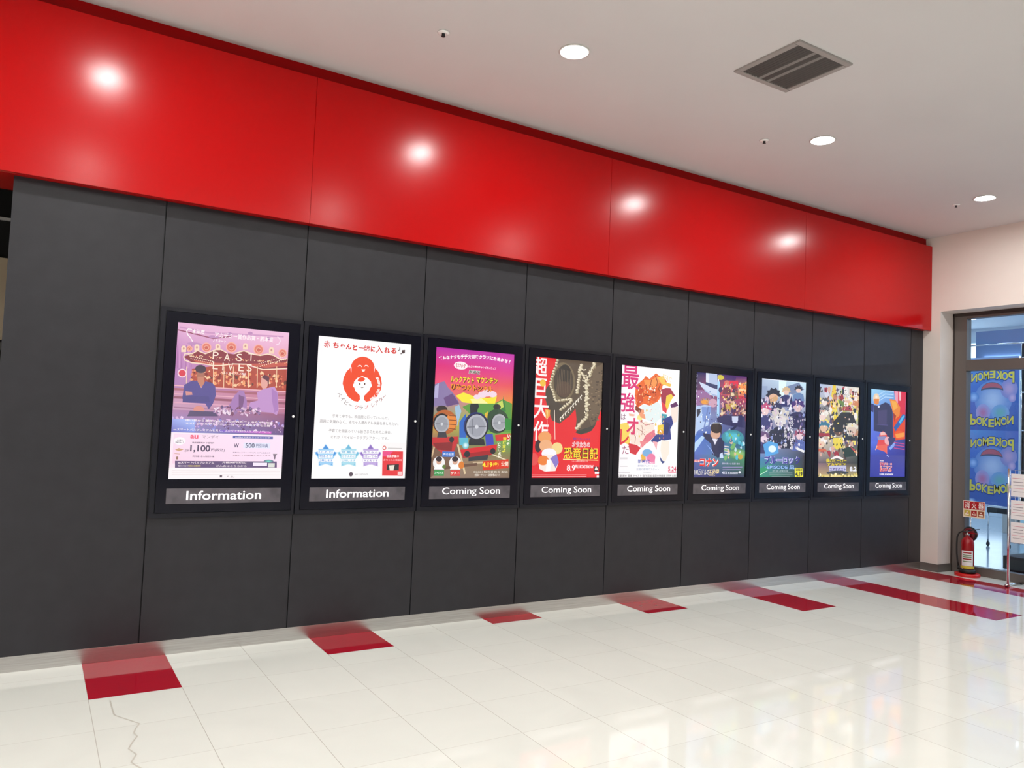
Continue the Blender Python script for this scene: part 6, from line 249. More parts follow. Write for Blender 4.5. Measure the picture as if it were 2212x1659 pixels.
ART['crowd'] = json.loads(r'''[["g","b8c8e8 f0e8d8 d8d0b8 a8a0a0",0,0,1,0.3],["g","c8b8a0 b8c098 7a7a78 d8c8b8",0,0.3,1,0.65],["g","d8c8b8 5a6a5a 30383a 6a5a68",0,0.65,1,0.85],["g","8a6a78 38403e b8a878 c8a878",0,0.85,1,1],["p","f0d040",[[0.3528,-0.01],[0.4244,-0.0079],[0.4684,0.2563],[0.518,0.4188],[0.3734,0.4216],[0.3009,0.1886]]],["p","e8b830",[[0.3001,0.1706],[0.4066,0.2579],[0.369,0.3311]]],["p","a8c050",[[0.5809,0.0274],[0.6544,0.0431],[0.4881,0.2377],[0.446,0.2207]]],["p","f0e060",[[0.3656,0.2589],[0.4689,0.2654],[0.4316,0.3478],[0.369,0.3311]]],["p","6a8a4a",[[0.5051,0.1649],[0.8371,0.1192],[0.9304,0.2633],[0.553,0.2906]]],["p","e8d860",[[0.8836,0.1911],[1.0123,0.206],[0.9808,0.3914],[0.9134,0.3374]]],["n",21,230,"f8f0e8 4a3038 c88868 f0d8a0 303848 e0b0a0 a83040 d8d8e8 7a5a4a f4e070 5a4a70",0.0019,0.0372,1.0465,0.7638,0.0249,0.1161],["p","8a8a90",[[0.042,0.2847],[0.0764,0.2417],[0.2461,0.2374],[0.2847,0.2789]]],["e","f0e0d8",0.159,0.1924,0.0666,0.0392,0],["p","5a5a60",[[0.0708,0.2026],[0.0521,0.1796],[0.1046,0.1664],[0.1125,0.1427],[0.1574,0.1571],[0.1922,0.1384],[0.2109,0.1595],[0.2693,0.1657],[0.2484,0.1979],[0.2029,0.1794],[0.1141,0.1819]]],["p","d0b0b8",[[0.0074,0.4197],[0.0427,0.3989],[0.2125,0.3955],[0.2501,0.415]]],["e","f4d8d0",0.1252,0.3455,0.0727,0.043,0],["p","f0e8e0",[[0.0289,0.3562],[0.0086,0.3309],[0.0659,0.3167],[0.0744,0.2907],[0.1235,0.3068],[0.1614,0.2865],[0.1819,0.3097],[0.2456,0.3169],[0.2228,0.352],[0.1731,0.3315],[0.0762,0.3337]]],["p","a83848",[[-0.007,0.5638],[0.0399,0.5288],[0.2673,0.5252],[0.3181,0.559]]],["e","e8c0a0",0.1504,0.462,0.0912,0.0541,0],["p","3a7a98",[[0.0297,0.475],[0.0043,0.4431],[0.076,0.4256],[0.0868,0.393],[0.1483,0.4134],[0.1959,0.3881],[0.2216,0.4173],[0.3017,0.4266],[0.273,0.4707],[0.2106,0.4446],[0.089,0.4469]]],["p","b04050",[[0.5729,0.2719],[0.6142,0.2255],[0.8196,0.2202],[0.8667,0.2648]]],["e","e8b8a0",0.7135,0.1683,0.0786,0.0454,0],["p","f0e8e0",[[0.6097,0.1802],[0.5875,0.1536],[0.6491,0.1383],[0.6581,0.1108],[0.7113,0.1274],[0.752,0.1058],[0.7744,0.1301],[0.8434,0.1373],[0.8191,0.1745],[0.7652,0.1532],[0.6605,0.1561]]],["p","d88a60",[[0.8212,0.211],[0.8491,0.1444],[0.9976,0.1403],[1.0337,0.2055]]],["e","f0d0b8",0.9206,0.0985,0.0636,0.0365,0],["p","7a3a28",[[0.8364,0.1083],[0.8183,0.087],[0.8683,0.0745],[0.8755,0.0525],[0.9186,0.0657],[0.9516,0.0483],[0.9698,0.0678],[1.0256,0.0734],[1.006,0.1033],[0.9624,0.0863],[0.8776,0.0888]]],["p","2a3038",[[0.6529,0.6002],[0.707,0.5477],[0.9749,0.5437],[1.0361,0.5951]]],["e","e0c8b8",0.8359,0.4681,0.1114,0.0646,0],["p","e8e0d0",[[0.6887,0.4835],[0.6573,0.4455],[0.7445,0.4246],[0.7571,0.3857],[0.8326,0.41],[0.8904,0.3798],[0.9223,0.4147],[1.0204,0.4258],[0.986,0.4785],[0.9092,0.4474],[0.7607,0.45]]],["p","d86a4a",[[-0.0408,0.7268],[0.0003,0.6967],[0.1992,0.6947],[0.2435,0.7242]]],["e","f0d0b8",0.0969,0.6347,0.0852,0.0508,0],["p","f4ecec",[[-0.0158,0.6462],[-0.0395,0.6162],[0.0275,0.6001],[0.0376,0.5696],[0.095,0.5891],[0.1394,0.5656],[0.1634,0.5932],[0.2381,0.6024],[0.2113,0.6435],[0.1531,0.6188],[0.0396,0.6202]]],["p","22262e",[[0.2886,0.5868],[0.3556,0.5683],[0.6762,0.5637],[0.7468,0.5804]]],["e","6a4a40",0.5104,0.4738,0.1309,0.0767,0],["p","2a2a34",[[0.3376,0.4921],[0.301,0.4469],[0.4035,0.4221],[0.4186,0.376],[0.5069,0.4048],[0.575,0.369],[0.6122,0.4104],[0.7276,0.4236],[0.6868,0.4861],[0.5967,0.4492],[0.4223,0.4524]]],["p","2a2a30",[[0.3725,0.4035],[0.5738,0.2901],[0.8465,0.2837],[0.938,0.3922],[0.6851,0.4156],[0.6061,0.5088],[0.419,0.5118]]],["p","f0d850",[[0.3808,0.5763],[0.609,0.5639],[0.6358,0.6743],[0.4699,0.7037],[0.3847,0.6587]]],["p","1f3a34",[[0.5948,0.6932],[0.8679,0.6532],[0.9601,0.7644],[0.6839,0.7852]]],["p","c84050",[[0.7827,0.6541],[0.9348,0.6991],[0.959,0.7457]]],["p","2a3040",[[0.6061,0.5088],[0.7317,0.4975],[0.7584,0.5988],[0.6314,0.5912]]],["n",32,200,"fff8f0 2a2028 f8e070 e0b090 303840 c83040 f0d8c8 1a1a20",0.0016,0.0284,1.047,0.7732,0.0103,0.0415],["t","fffaf8","君",0.9168,0.0348,0.0931,0.0419,0,0.04],["t","fffaf8","は",0.9198,0.0848,0.0932,0.0419,0,0.04],["t","fffaf8","最",0.9227,0.135,0.0934,0.0421,0,0.04],["t","fffaf8","高",0.6639,0.0247,0.0915,0.0415,0,0.04],["t","fffaf8","の",0.6663,0.0698,0.0916,0.0416,0,0.04],["t","fffaf8","ヒ",0.7524,0.1126,0.0922,0.0418,0,0.04],["t","fffaf8","｜",0.6712,0.1603,0.0918,0.0417,0,0.04],["t","fffaf8","ロ",0.6734,0.2012,0.092,0.0418,0,0.04],["t","fffaf8","｜",0.8402,0.1739,0.0929,0.042,0,0.04],["t","fffaf8","だ",0.8428,0.2196,0.093,0.042,0,0.04],["p","fff4f4",[[0.3292,0.7969],[0.4729,0.7636],[0.6422,0.7948],[0.6221,0.8135],[0.4742,0.7913],[0.3507,0.8151]]],["t","2a2a30","僕のヒーロー",0.4653,0.8218,0.5004,0.0425,3,0.12],["t","2a2a30","アカデミア",0.4737,0.8644,0.4594,0.037,2,0.12],["t","fbe620","僕のヒーロー",0.4653,0.8218,0.5004,0.0425,3,0.03],["t","fbe620","アカデミア",0.4737,0.8644,0.4594,0.037,2,0.03],["l","c8c8e8",0.1115,[[0.2934,0.9168],[0.712,0.9119]]],["t","4a3a9a","ユアネクスト",0.5012,0.9144,0.3977,0.0372,1,0.04],["e","38404a",0.5032,0.9534,0.2725,0.0242,0],["t","f0f0ff","8.2",0.8827,0.9105,0.1717,0.0508,0,0.04],["g","d8c070 e8d890 f0e0a0 e8d080",-0.0008,0.9725,1.0001,1.0],["n",23,40,"fff4c8 8a7a48 e0c860",0.0091,0.9679,1.0001,1.0,0.021,0.0503]]''')
ART['evening'] = json.loads(r'''[["g","a8e0ff 6aa0e0 4a6ac8 7aa8f0",0,0,1,0.2],["g","6a90e8 3a3a78 3a3a88 5a70e8",0,0.2,1,0.6],["g","5a78f0 4a3a88 2f2f98 3a4ab8",0,0.6,1,0.75],["g","4048b0 4a4898 3a3ab0 3038a0",0,0.75,1,1],["p","e02848",[[0.6621,-0.0017],[0.9999,-0.0001],[0.9904,0.2996],[0.7541,0.2476]]],["p","f0a0b8",[[0.6853,0.0022],[0.7778,0.0035],[0.7738,0.1691],[0.7018,0.1131]]],["p","f8c8d0",[[0.801,0.0026],[0.8592,0.0024],[0.8524,0.108],[0.8175,0.1092]]],["l","b8dcff",0.0155,[[0.2456,0.062],[0.423,0.0075],[0.651,0.0084]]],["l","b8dcff",0.0156,[[0.2472,0.1002],[0.4247,0.0458],[0.6527,0.047]]],["l","b8dcff",0.0156,[[0.2486,0.1335],[0.4261,0.0794],[0.6543,0.0809]]],["p","e84818",[[0.6618,0.2503],[0.7755,0.208],[0.9913,0.3192],[0.9906,0.5555],[0.6766,0.5806],[0.6458,0.4061]]],["p","f08a30",[[0.5405,0.0994],[0.7013,0.1035],[0.8444,0.1863],[0.8255,0.2845],[0.7114,0.3267],[0.6389,0.251]]],["p","f8b048",[[0.587,0.1171],[0.7253,0.122],[0.7746,0.1885],[0.661,0.2309]]],["p","a83018",[[0.6389,0.251],[0.7328,0.2872],[0.6901,0.3661]]],["e","f06020",0.8359,0.5093,0.14,0.0489,0],["p","f8a040",[[0.7193,0.5018],[0.9751,0.477],[0.9774,0.5262],[0.7446,0.5502]]],["p","2a60b0",[[0.6696,0.425],[0.9181,0.2624],[0.989,0.2701],[0.9795,0.3195],[0.718,0.4726]]],["p","58c0f0",[[0.8059,0.3632],[0.919,0.2819],[0.9777,0.2803],[0.8533,0.3816]]],["p","34345c",[[0.1173,0.1808],[0.2508,0.186],[0.4288,0.1418],[0.5431,0.1572],[0.6265,0.232],[0.6518,0.5421],[0.4925,0.5645],[0.4437,0.4881],[0.2632,0.4823],[0.1294,0.4756]]],["p","2c2c70",[[0.0066,0.1655],[0.1169,0.1713],[0.1097,0.2666],[0.01,0.2506]]],["p","4a4270",[[0.2309,0.2439],[0.4778,0.2268],[0.4736,0.3909],[0.2485,0.3964]]],["e","f0d8b8",0.1852,0.1071,0.0844,0.059,0],["r","fff0e0","f0d0a8",0.1844,0.0881,0.0577,0.0323],["p","e88838",[[0.1146,0.1144],[0.2588,0.1093],[0.2498,0.1621],[0.1948,0.1782],[0.1276,0.1614]]],["e","e8e8f8",0.2513,0.1974,0.0268,0.0134,0],["l","5a5088",0.0134,[[0.2152,0.402],[0.5083,0.4046]]],["p","e8484a",[[0.2453,0.5882],[0.2868,0.5106],[0.3753,0.4751],[0.4786,0.5067],[0.5039,0.5643],[0.5415,0.6412],[0.2047,0.6847]]],["p","f8c0b8",[[0.3084,0.491],[0.4209,0.4838],[0.4677,0.5166],[0.3099,0.5246]]],["p","9090c0",[[0.221,0.5407],[0.4456,0.5315],[0.5043,0.574],[0.2449,0.5786]]],["e","f0b0b8",0.5047,0.5836,0.082,0.0483,0],["p","f06a5a",[[0.2031,0.6464],[0.495,0.6225],[0.5001,0.7388],[0.4306,0.7106],[0.227,0.6844]]],["p","3a3a70",[[0.5148,0.5544],[0.7211,0.5408],[0.7241,0.6091],[0.5643,0.6409]]],["p","8ab0f8",[[0.5427,0.6703],[0.7228,0.5798],[0.7023,0.6388],[0.5894,0.6891]]],["l","f8c8b0",0.0178,[[0.1828,0.6946],[0.2254,0.646]]],["l","c8d0ff",0.0136,[[0.4891,0.7486],[0.547,0.7674]]],["l","d04888",0.0138,[[0.6775,0.6001],[0.9816,0.6148]]],["l","d04888",0.0138,[[0.6788,0.6294],[0.983,0.6443]]],["l","d04888",0.0138,[[0.6803,0.6635],[0.9846,0.6788]]],["t","fff0e8","怪盗グルーの",0.4707,0.8506,0.3413,0.0349,0,0.065],["t","fff0e8","ミニオン",0.4724,0.8894,0.3414,0.0427,0,0.065],["t","fff0e8","超変身",0.4739,0.9234,0.3415,0.033,0,0.065],["t","f04a20","怪盗グルーの",0.4707,0.8506,0.3413,0.0349,0,0.012],["t","f04a20","ミニオン",0.4724,0.8894,0.3414,0.0427,0,0.012],["t","f04a20","超変身",0.4739,0.9234,0.3415,0.033,0,0.012],["t","fff0f0","映画",0.356,0.8158,0.0993,0.0155,0,0.03],["t","f8f4ff","7.19 FRI. ROADSHOW",0.4874,0.9719,0.3761,0.0214,0,0.05]]''')
# ------------------------------------------------------------------ materials
m_dark = mat('charcoal wall board', (0.0275, 0.0265, 0.0315), 0.40, noise=((9, 9, 9), 0.10), spec=0.35)
m_joint = mat('board joint', (0.006, 0.006, 0.007), 0.7)
m_red = mat('red gloss panel', (0.50, 0.0008, 0.0018), 0.21, spec=0.25)
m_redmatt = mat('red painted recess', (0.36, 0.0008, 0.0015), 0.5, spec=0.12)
m_white = mat('pinkish white plaster', (0.82, 0.735, 0.68), 0.55, noise=((3, 3, 3), 0.02))
m_ceil = mat('ceiling paint', (0.70, 0.675, 0.675), 0.8, noise=((0.9, 0.9, 0.9), 0.02))
m_steel = mat('brushed steel', (0.62, 0.60, 0.59), 0.27, 1.0, noise=((3, 3, 160), 0.14))
m_chrome = mat('chrome', (0.80, 0.80, 0.82), 0.12, 1.0)
m_bronze = mat('bronze aluminium', (0.155, 0.132, 0.120), 0.36, 0.25)
m_bronze2 = mat('dark bronze bead', (0.05, 0.036, 0.032), 0.4, 0.2)
m_skirt = mat('grey brown skirting', (0.12, 0.105, 0.095), 0.4)
m_case = mat('black powder coat', (0.010, 0.010, 0.016), 0.30, spec=0.35)
m_door = mat('black glass border', (0.006, 0.006, 0.012), 0.16, spec=0.30)
m_plate = mat('grey name plate', (0.120, 0.108, 0.125), 0.17, noise=((14, 14, 14), 0.22))
m_letter = mat('white lettering', (0.86, 0.84, 0.86), 0.5, emit=(1, 0.97, 1), es=0.55)
m_lock = mat('white lock button', (0.80, 0.80, 0.80), 0.3, emit=(1, 1, 1), es=0.15)
m_black = mat('black', (0.010, 0.010, 0.011), 0.5)
m_lamp = mat('lit downlight diffuser', (0.9, 0.9, 0.9), 0.5, emit=(0.985, 0.99, 0.965), es=DOWNLIGHT)
m_bright = mat('reflection white trim', (0.96, 0.96, 0.95), 0.25)  # near-white base stands in for floor light reflected by the metal escutcheons
m_ring = mat('white lamp trim', (0.85, 0.84, 0.82), 0.4)
m_grille = mat('grey grille slats', (0.085, 0.080, 0.076), 0.5)
m_grille2 = mat('light grey slats', (0.25, 0.235, 0.225), 0.5)
m_grillef = mat('grey grille frame', (0.37, 0.345, 0.33), 0.5)
m_extred = mat('extinguisher red', (0.34, 0.004, 0.008), 0.22)
m_glass_p = glass('poster glass', (0.985, 0.985, 0.985))
m_glass_w = glass('window glass', (0.89, 0.955, 1.0))
m_beige = mat('beige board', (0.80, 0.64, 0.45), 0.6)
m_shopceil = mat('shop ceiling', (0.74, 0.82, 0.90), 0.8)
m_shopwall = mat('shop wall', (0.72, 0.78, 0.85), 0.7)
m_blue = mat('blue bulkhead paint', (0.14, 0.21, 0.38), 0.55)
m_panel = mat('shop light panel', (0.9, 0.9, 0.9), 0.5, emit=(0.80, 0.91, 1.0), es=SHOP_LAMP)
m_hall = mat('hall fill panel', (0.9, 0.9, 0.9), 0.5, emit=(1.0, 0.98, 0.95), es=HALL_FILL)
m_paper = mat('white card', (0.85, 0.82, 0.82), 0.6)
m_backlit = ink_mat('backlit poster print', 1.06)
m_ink = ink_mat('printed ink', 0.0)

# floor: cream square tiles with thin joints
TX0, TX, TY0, TY = -0.330, 0.5023, -0.717, 0.4985
m_floor = bpy.data.materials.new('polished cream tiles'); m_floor.use_nodes = True
nt = m_floor.node_tree; L = nt.links.new; N = nt.nodes.new; b = nt.nodes['Principled BSDF']
tc = N('ShaderNodeTexCoord'); sp = N('ShaderNodeSeparateXYZ'); L(tc.outputs['Object'], sp.inputs[0])
def mth(op, a, c=None):
    n = N('ShaderNodeMath'); n.operation = op
    for i, q in enumerate((a, c)):
        if q is None: continue
        if isinstance(q, (int, float)): n.inputs[i].default_value = q
        else: L(q, n.inputs[i])
    return n.outputs[0]
def joint(ax, o, t):
    u = mth('DIVIDE', mth('SUBTRACT', sp.outputs[ax], o * S), t * S); f = mth('SUBTRACT', u, mth('ROUND', u))
    return mth('LESS_THAN', mth('ABSOLUTE', f), 0.0016 / (t * S)), mth('FLOOR', u)
jx, ix = joint(0, TX0, TX); jy, iy = joint(1, TY0, TY)
jm = mth('MAXIMUM', jx, mth('MULTIPLY', jy, 0.55))
wn = N('ShaderNodeTexWhiteNoise'); wn.noise_dimensions = '2D'; cv = N('ShaderNodeCombineXYZ'); L(ix, cv.inputs[0]); L(iy, cv.inputs[1]); L(cv.outputs[0], wn.inputs['Vector'])
nz = N('ShaderNodeTexNoise'); nz.inputs['Scale'].default_value = 2.2; nz.inputs['Detail'].default_value = 7; nz.inputs['Distortion'].default_value = 1.2; L(tc.outputs['Object'], nz.inputs['Vector'])
val = mth('ADD', mth('MULTIPLY', nz.outputs['Fac'], 0.10), mth('MULTIPLY', wn.outputs['Value'], 0.035)); val = mth('ADD', val, 0.90)
mx = N('ShaderNodeMix'); mx.data_type = 'RGBA'; mx.blend_type = 'MULTIPLY'; mx.inputs['Factor'].default_value = 1; mx.inputs[6].default_value = (0.89, 0.905, 0.84, 1); L(val, mx.inputs[7])
m2 = N('ShaderNodeMix'); m2.data_type = 'RGBA'; L(mx.outputs[2], m2.inputs[6]); m2.inputs[7].default_value = (0.50, 0.47, 0.40, 1); L(mth('MULTIPLY', jm, 0.8), m2.inputs['Factor']); L(m2.outputs[2], b.inputs['Base Color'])
b.inputs['Roughness'].default_value = 0.05; b.inputs['IOR'].default_value = 1.52
bp = N('ShaderNodeBump'); bp.inputs['Strength'].default_value = 0.05; bp.inputs['Distance'].default_value = 0.01
n3 = N('ShaderNodeTexNoise'); n3.inputs['Scale'].default_value = 3.0; n3.inputs['Detail'].default_value = 2; L(tc.outputs['Object'], n3.inputs['Vector']); L(n3.outputs['Fac'], bp.inputs['Height']); L(bp.outputs[0], b.inputs['Normal'])
m_redtile = mat('polished red tile', (0.44, 0.003, 0.020), 0.05, noise=((2, 2, 2), 0.05))
m_crack = mat('grey floor repair line', (0.62, 0.60, 0.53), 0.3)

# ------------------------------------------------------------------ the setting
XL, XR, ZC = -0.897, 9.28, 4.0435
XW, YB, XE, YE = -7.0, -11.0, 18.4, 5.4         # extents in panels
f = MB(); f.box(U(XW, YB, -ZF - 0.1), U(9.70, YE, -ZF))
fronts = [-0.717, -0.446, -0.183, -0.424, -0.947, -1.954, -3.2]
for j, yf in enumerate(fronts):
    x0 = TX0 + 3 * j * TX; a, c = U(x0, -0.004), U(min(x0 + TX, 9.262), yf)
    f.add([(a.x, c.y, .0004), (c.x, c.y, .0004), (c.x, a.y, .0004), (a.x, a.y, .0004)], [(0, 1, 2, 3)], 1)
crack = [(-.223, -.775), (-.224, -.919), (-.221, -1.024), (-.167, -1.116), (-.114, -1.206), (-.141, -1.272), (-.154, -1.327), (-.142, -1.378), (-.174, -1.45), (-.197, -1.522), (-.17, -1.603), (-.202, -1.692), (-.169, -1.77), (-.17, -1.90)]
for (xa, ya), (xb, yb) in zip(crack, crack[1:]):
    d = Vector((xb - xa, yb - ya)).normalized(); nx, ny = -d.y * .0044, d.x * .0044
    q = [U(xa + nx, ya + ny), U(xa - nx, ya - ny), U(xb - nx, yb - ny), U(xb + nx, yb + ny)]
    f.add([(p.x, p.y, .0003) for p in q], [(0, 1, 2, 3)], 2)
o = f.build('floor', [m_floor, m_redtile, m_crack]); struct(o, 'polished cream tile floor with red tile blocks along the wall', 'floor')

f = MB(); f.box(U(9.70, -6.3, -ZF - 0.1), U(XE, YE, -ZF)); struct(f.build('floor_shop', mat('cool lit shop floor', (.36, .43, .50), .12, noise=((2, 2, 2), .06))), 'polished shop floor behind the glass with cool light in its colour', 'floor')  # white tile toned down and blued, the shop's cool light put into its colour

c = MB(); c.box(U(XW, YB, ZC), U(9.8, 0.05, ZC + 0.1)); struct(c.build('ceiling', m_ceil), 'plain grey white painted ceiling', 'ceiling')

# dark panelled wall: boards with open joints
wb = MB(); wb.box(U(XL + .012, 0.012, -ZF), U(XR, 0.20, 2.86), 1)
seams = [XL] + [float(i) for i in range(10)] + [XR]
g = 0.0036
for i, (a, c2) in enumerate(zip(seams, seams[1:])):
    wb.box(U(a + (g if i else 0), 0.0, -0.222), U(c2 - (g if i < 10 else 0), 0.013 if i else 0.2, 2.86), 0, 0.0012)
struct(wb.build('wall_back', [m_dark, m_joint]), 'charcoal panelled wall carrying the row of poster cases', 'wall')
bb = MB(); bb.box(U(XL, -0.006, -ZF), U(XR, 0.012, -0.222), 0, 0.001); struct(bb.build('baseboard_back', m_steel), 'brushed steel skirting along the charcoal wall', 'skirting')

# red fascia: panels with joints, its recess above and the deep red lintel at the left opening
fa = MB(); fs_ = [XW, -4.76, -1.889, 0.976, 3.841, 6.706, XR]; g = 0.0009
for a, c2 in zip(fs_, fs_[1:]): fa.box(U(a + g, -0.107, 2.806), U(c2 - g, -0.06, 3.928), 0, 0.0015)
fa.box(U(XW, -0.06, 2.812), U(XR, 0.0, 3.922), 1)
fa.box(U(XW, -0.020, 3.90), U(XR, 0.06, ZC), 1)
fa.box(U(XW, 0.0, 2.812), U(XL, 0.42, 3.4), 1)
struct(fa.build('trim_1', [m_red, m_redmatt]), 'broad glossy red fascia above the charcoal wall', 'fascia')

# right wall with its big glazed opening
wr = MB(); wr.box(U(XR, -0.227, -ZF), U(9.78, 0.05, ZC)); wr.box(U(XR, -3.6, 3.05), U(9.78, -0.227, ZC)); wr.box(U(XR, YB, -ZF), U(9.78, -3.6, ZC))
struct(wr.build('wall_right', m_white), 'pinkish white end wall around the shop window', 'wall')
br = MB(); br.box(U(XR - .012, -0.239, -ZF), U(XR, 0.0, -0.222), 0, .001); br.box(U(XR, -0.239, -ZF), U(9.585, -0.227, -0.222), 0, .001)
struct(br.build('baseboard_right', m_skirt), 'grey brown skirting on the white end wall', 'skirting')
wl = MB(); wl.box(U(XW - .2, YB, -ZF), U(XW, 0.2, ZC)); struct(wl.build('wall_left', m_white), 'white wall far to the left of the hall', 'wall')
m_far = mat('dim grey wall', (0.16, 0.155, 0.15), 0.7)
wf = MB(); wf.box(U(XW, YB - .2, -ZF), U(9.8, YB, ZC)); struct(wf.build('wall_front', m_far), 'grey wall behind the viewer', 'wall')
wx = MB(); wx.box(U(XW, 0.0, -ZF), U(-3.4, 0.2, 2.86)); struct(wx.build('wall_back_2', m_dark), 'charcoal wall left of the side passage', 'wall')

# side passage at far left
ps = MB(); ps.box(U(-3.6, 3.0, -ZF), U(XL + .5, 3.15, 4.4), 0); ps.box(U(-3.6, 0.42, 3.4), U(XL + .5, 3.0, 3.5), 0); ps.box(U(XL + .45, 0.2, -ZF), U(XL + .6, 3.0, 4.4), 0); ps.box(U(-3.6, 0.2, -ZF), U(-3.4, 3.0, 4.4), 0)
struct(ps.build('wall_passage', mat('black passage paint', (.004, .004, .004), .7)), 'black walls of the side passage', 'wall')
t2 = MB(); t2.box(U(-3.4, 2.96, 3.105), U(XL + .45, 3.0, 3.13)); struct(t2.build('trim_2', m_ring), 'thin light rail across the black passage wall', 'trim')
t3 = MB(); t3.box(U(-3.4, 2.95, 1.96), U(XL + .45, 3.0, 2.74)); struct(t3.build('trim_3', m_beige), 'beige board band on the black passage wall', 'trim')
t4 = MB(); t4.box(U(-3.4, 2.9, 1.86), U(XL + .45, 3.0, 1.93)); struct(t4.build('trim_4', m_skirt), 'grey ledge under the beige passage board', 'trim')

# shop behind the glass
cs = MB(); cs.box(U(9.78, -6.2, ZC), U(XE, YE, ZC + .1)); struct(cs.build('ceiling_shop', m_shopceil), 'pale blue shop ceiling seen through the glass', 'ceiling')
ws = MB(); ws.holed(0, (YE + 6.2) * S, 0, (ZC + ZF) * S, 0, 0.18, [((3.28 + 6.2) * S, (4.9 + 6.2) * S, (0.2 + ZF) * S, (3.72 + ZF) * S)])
o = ws.build('wall_shop', m_shopwall); o.location = U(XE, -6.2, -ZF); o.rotation_euler = (0, 0, math.pi / 2); struct(o, 'pale shop back wall with a bright window', 'wall')
w2 = MB(); w2.box(U(9.78, YE, -ZF), U(XE, YE + .1, ZC)); w2.box(U(9.78, -6.3, -ZF), U(XE, -6.2, ZC)); w2.box(U(9.70, 0.05, -ZF), U(9.78, YE, ZC)); struct(w2.build('wall_shop_side', m_shopwall), 'pale side walls of the shop', 'wall')
bk = MB(); bk.box(U(13.0, -6.2, 2.80), U(13.5, 1.235, 3.26), 0); bk.box(U(12.97, -6.2, 2.775), U(13.0, 1.1, 2.80), 1); struct(bk.build('wall_shop_bulkhead', [m_blue, m_panel]), 'blue bulkhead hanging in the shop behind the top pane', 'bulkhead')

# glazed screen in the opening
win = MB()
X0, X1 = 9.585, 9.70
def fr(y0, y1, z0, z1, mi=0, dx=0): win.box(U(X0 - dx, y0, z0), U(X1 + dx, y1, z1), mi, .0015)
fr(-0.400, -0.245, -ZF, 3.02); fr(-0.245, -0.227, -ZF, 3.05, 1, .008); fr(-3.6, -0.227, 3.005, 3.05, 1, .008); fr(-3.6, -0.40, 2.975, 3.005)
fr(-3.6, -0.40, 2.29, 2.43); fr(-3.6, -0.40, -ZF, -0.215); fr(-3.6, -3.45, -ZF, 3.0); fr(-2.02, -1.94, -ZF, 3.0)
wo = win.build('window_1', [m_bronze, m_bronze2]); struct(wo, 'bronze framed glazed screen to the shop in the white wall', 'window')
for y0, y1 in ((-1.94, -0.40), (-3.45, -2.02)):
    for z0, z1 in ((2.43, 2.975), (-0.215, 2.29)):
        p = MB(); p.box(U(9.637, y0, z0), U(9.645, y1, z1)); p.build('glass_pane', m_glass_w, wo)['label'] = 'clear glass pane'

# ------------------------------------------------------------------ ceiling fittings
def downlight_parts(t):
    r = MB(); n = 40
    r.lathe([(0.088, 0), (0.098, -0.002), (0.101, -0.006), (0.094, -0.009), (0.086, -0.006), (0.084, -0.003)], n=n); r.build('trim_ring', m_ring, t)
    d = MB(); d.lathe([(0.083, -0.001), (0.083, -0.0045), (0.060, -0.0050), (0.001, -0.0052)], n=n); d.build('diffuser', m_lamp, t)
DX = [-0.36 + 2.79 * k for k in range(-2, 4)]; DY = [-1.405 - 2.79 * k for k in range(4)]
front = {3: 'recessed ceiling downlight nearest the viewer, left of the square grille', 4: 'recessed ceiling downlight below the square grille, middle one of the visible row', 5: 'recessed ceiling downlight farthest away, near the white end wall'}
first = None
for j, y in enumerate(DY):
    for i, x in enumerate(DX):
        seen = j == 0 and i in front
        if j > 1 and i > 3: continue
        lab = front[i] if seen else 'recessed ceiling downlight of the hall outside the view'
        if first is None:
            t = first = thing('ceiling_downlight', lab, 'ceiling light'); downlight_parts(t)
        else: t = dup(first)
        t.location = U(x, y, ZC); t['label'] = lab; t['group'] = 'ceiling downlights in a row' if seen else 'downlights outside the view'

first = None
for x in (-5.4, -3.4, -1.4, 0.6):  # unseen light panels, added to brighten the hall behind the viewer
    for y in (-7.0, -9.0):
        if first is None:
            t = first = thing('ceiling_panel_light', 'added fill light panel brightening the hall, outside the view', 'ceiling light'); q = MB(); q.box((-.33, -.33, -.012), (.33, .33, 0), 0, .002); q.build('housing', m_ring, t); q = MB(); q.box((-.30, -.30, -.015), (.30, .30, -.0121)); q.build('diffuser', m_hall, t)
        else: t = dup(first)
        t.location = U(x + 0.9, y - .6, ZC); t['group'] = 'added fill panels outside the view'

def sprinkler_parts(t):
    a = MB(); a.lathe([(0.034, 0), (0.039, -0.003), (0.037, -0.007), (0.018, -0.011), (0.013, -0.010)], n=28); a.build('escutcheon', m_bright, t)
    h = MB(); h.lathe([(0.010, -0.009), (0.010, -0.016), (0.006, -0.018), (0.006, -0.024), (0.013, -0.025), (0.013, -0.027), (0.002, -0.028)], n=20)
    for sx in (-1, 1): h.tube([(sx * .008, 0, -.014), (sx * .011, 0, -.020), (sx * .006, 0, -.026)], .002, 6)
    h.build('sprinkler_head', m_black, t)
first = None
for x, lab in ((1.545, 'sprinkler head on the ceiling left of the nearest downlight'), (4.82, 'sprinkler head on the ceiling below the square grille, beside the middle downlight'), (8.03, 'sprinkler head on the ceiling beside the farthest downlight')):
    if first is None: t = first = thing('fire_sprinkler', lab, 'sprinkler', group='ceiling sprinklers'); sprinkler_parts(t)
    else: t = dup(first)
    t.location = U(x, -1.085, ZC); t['label'] = lab

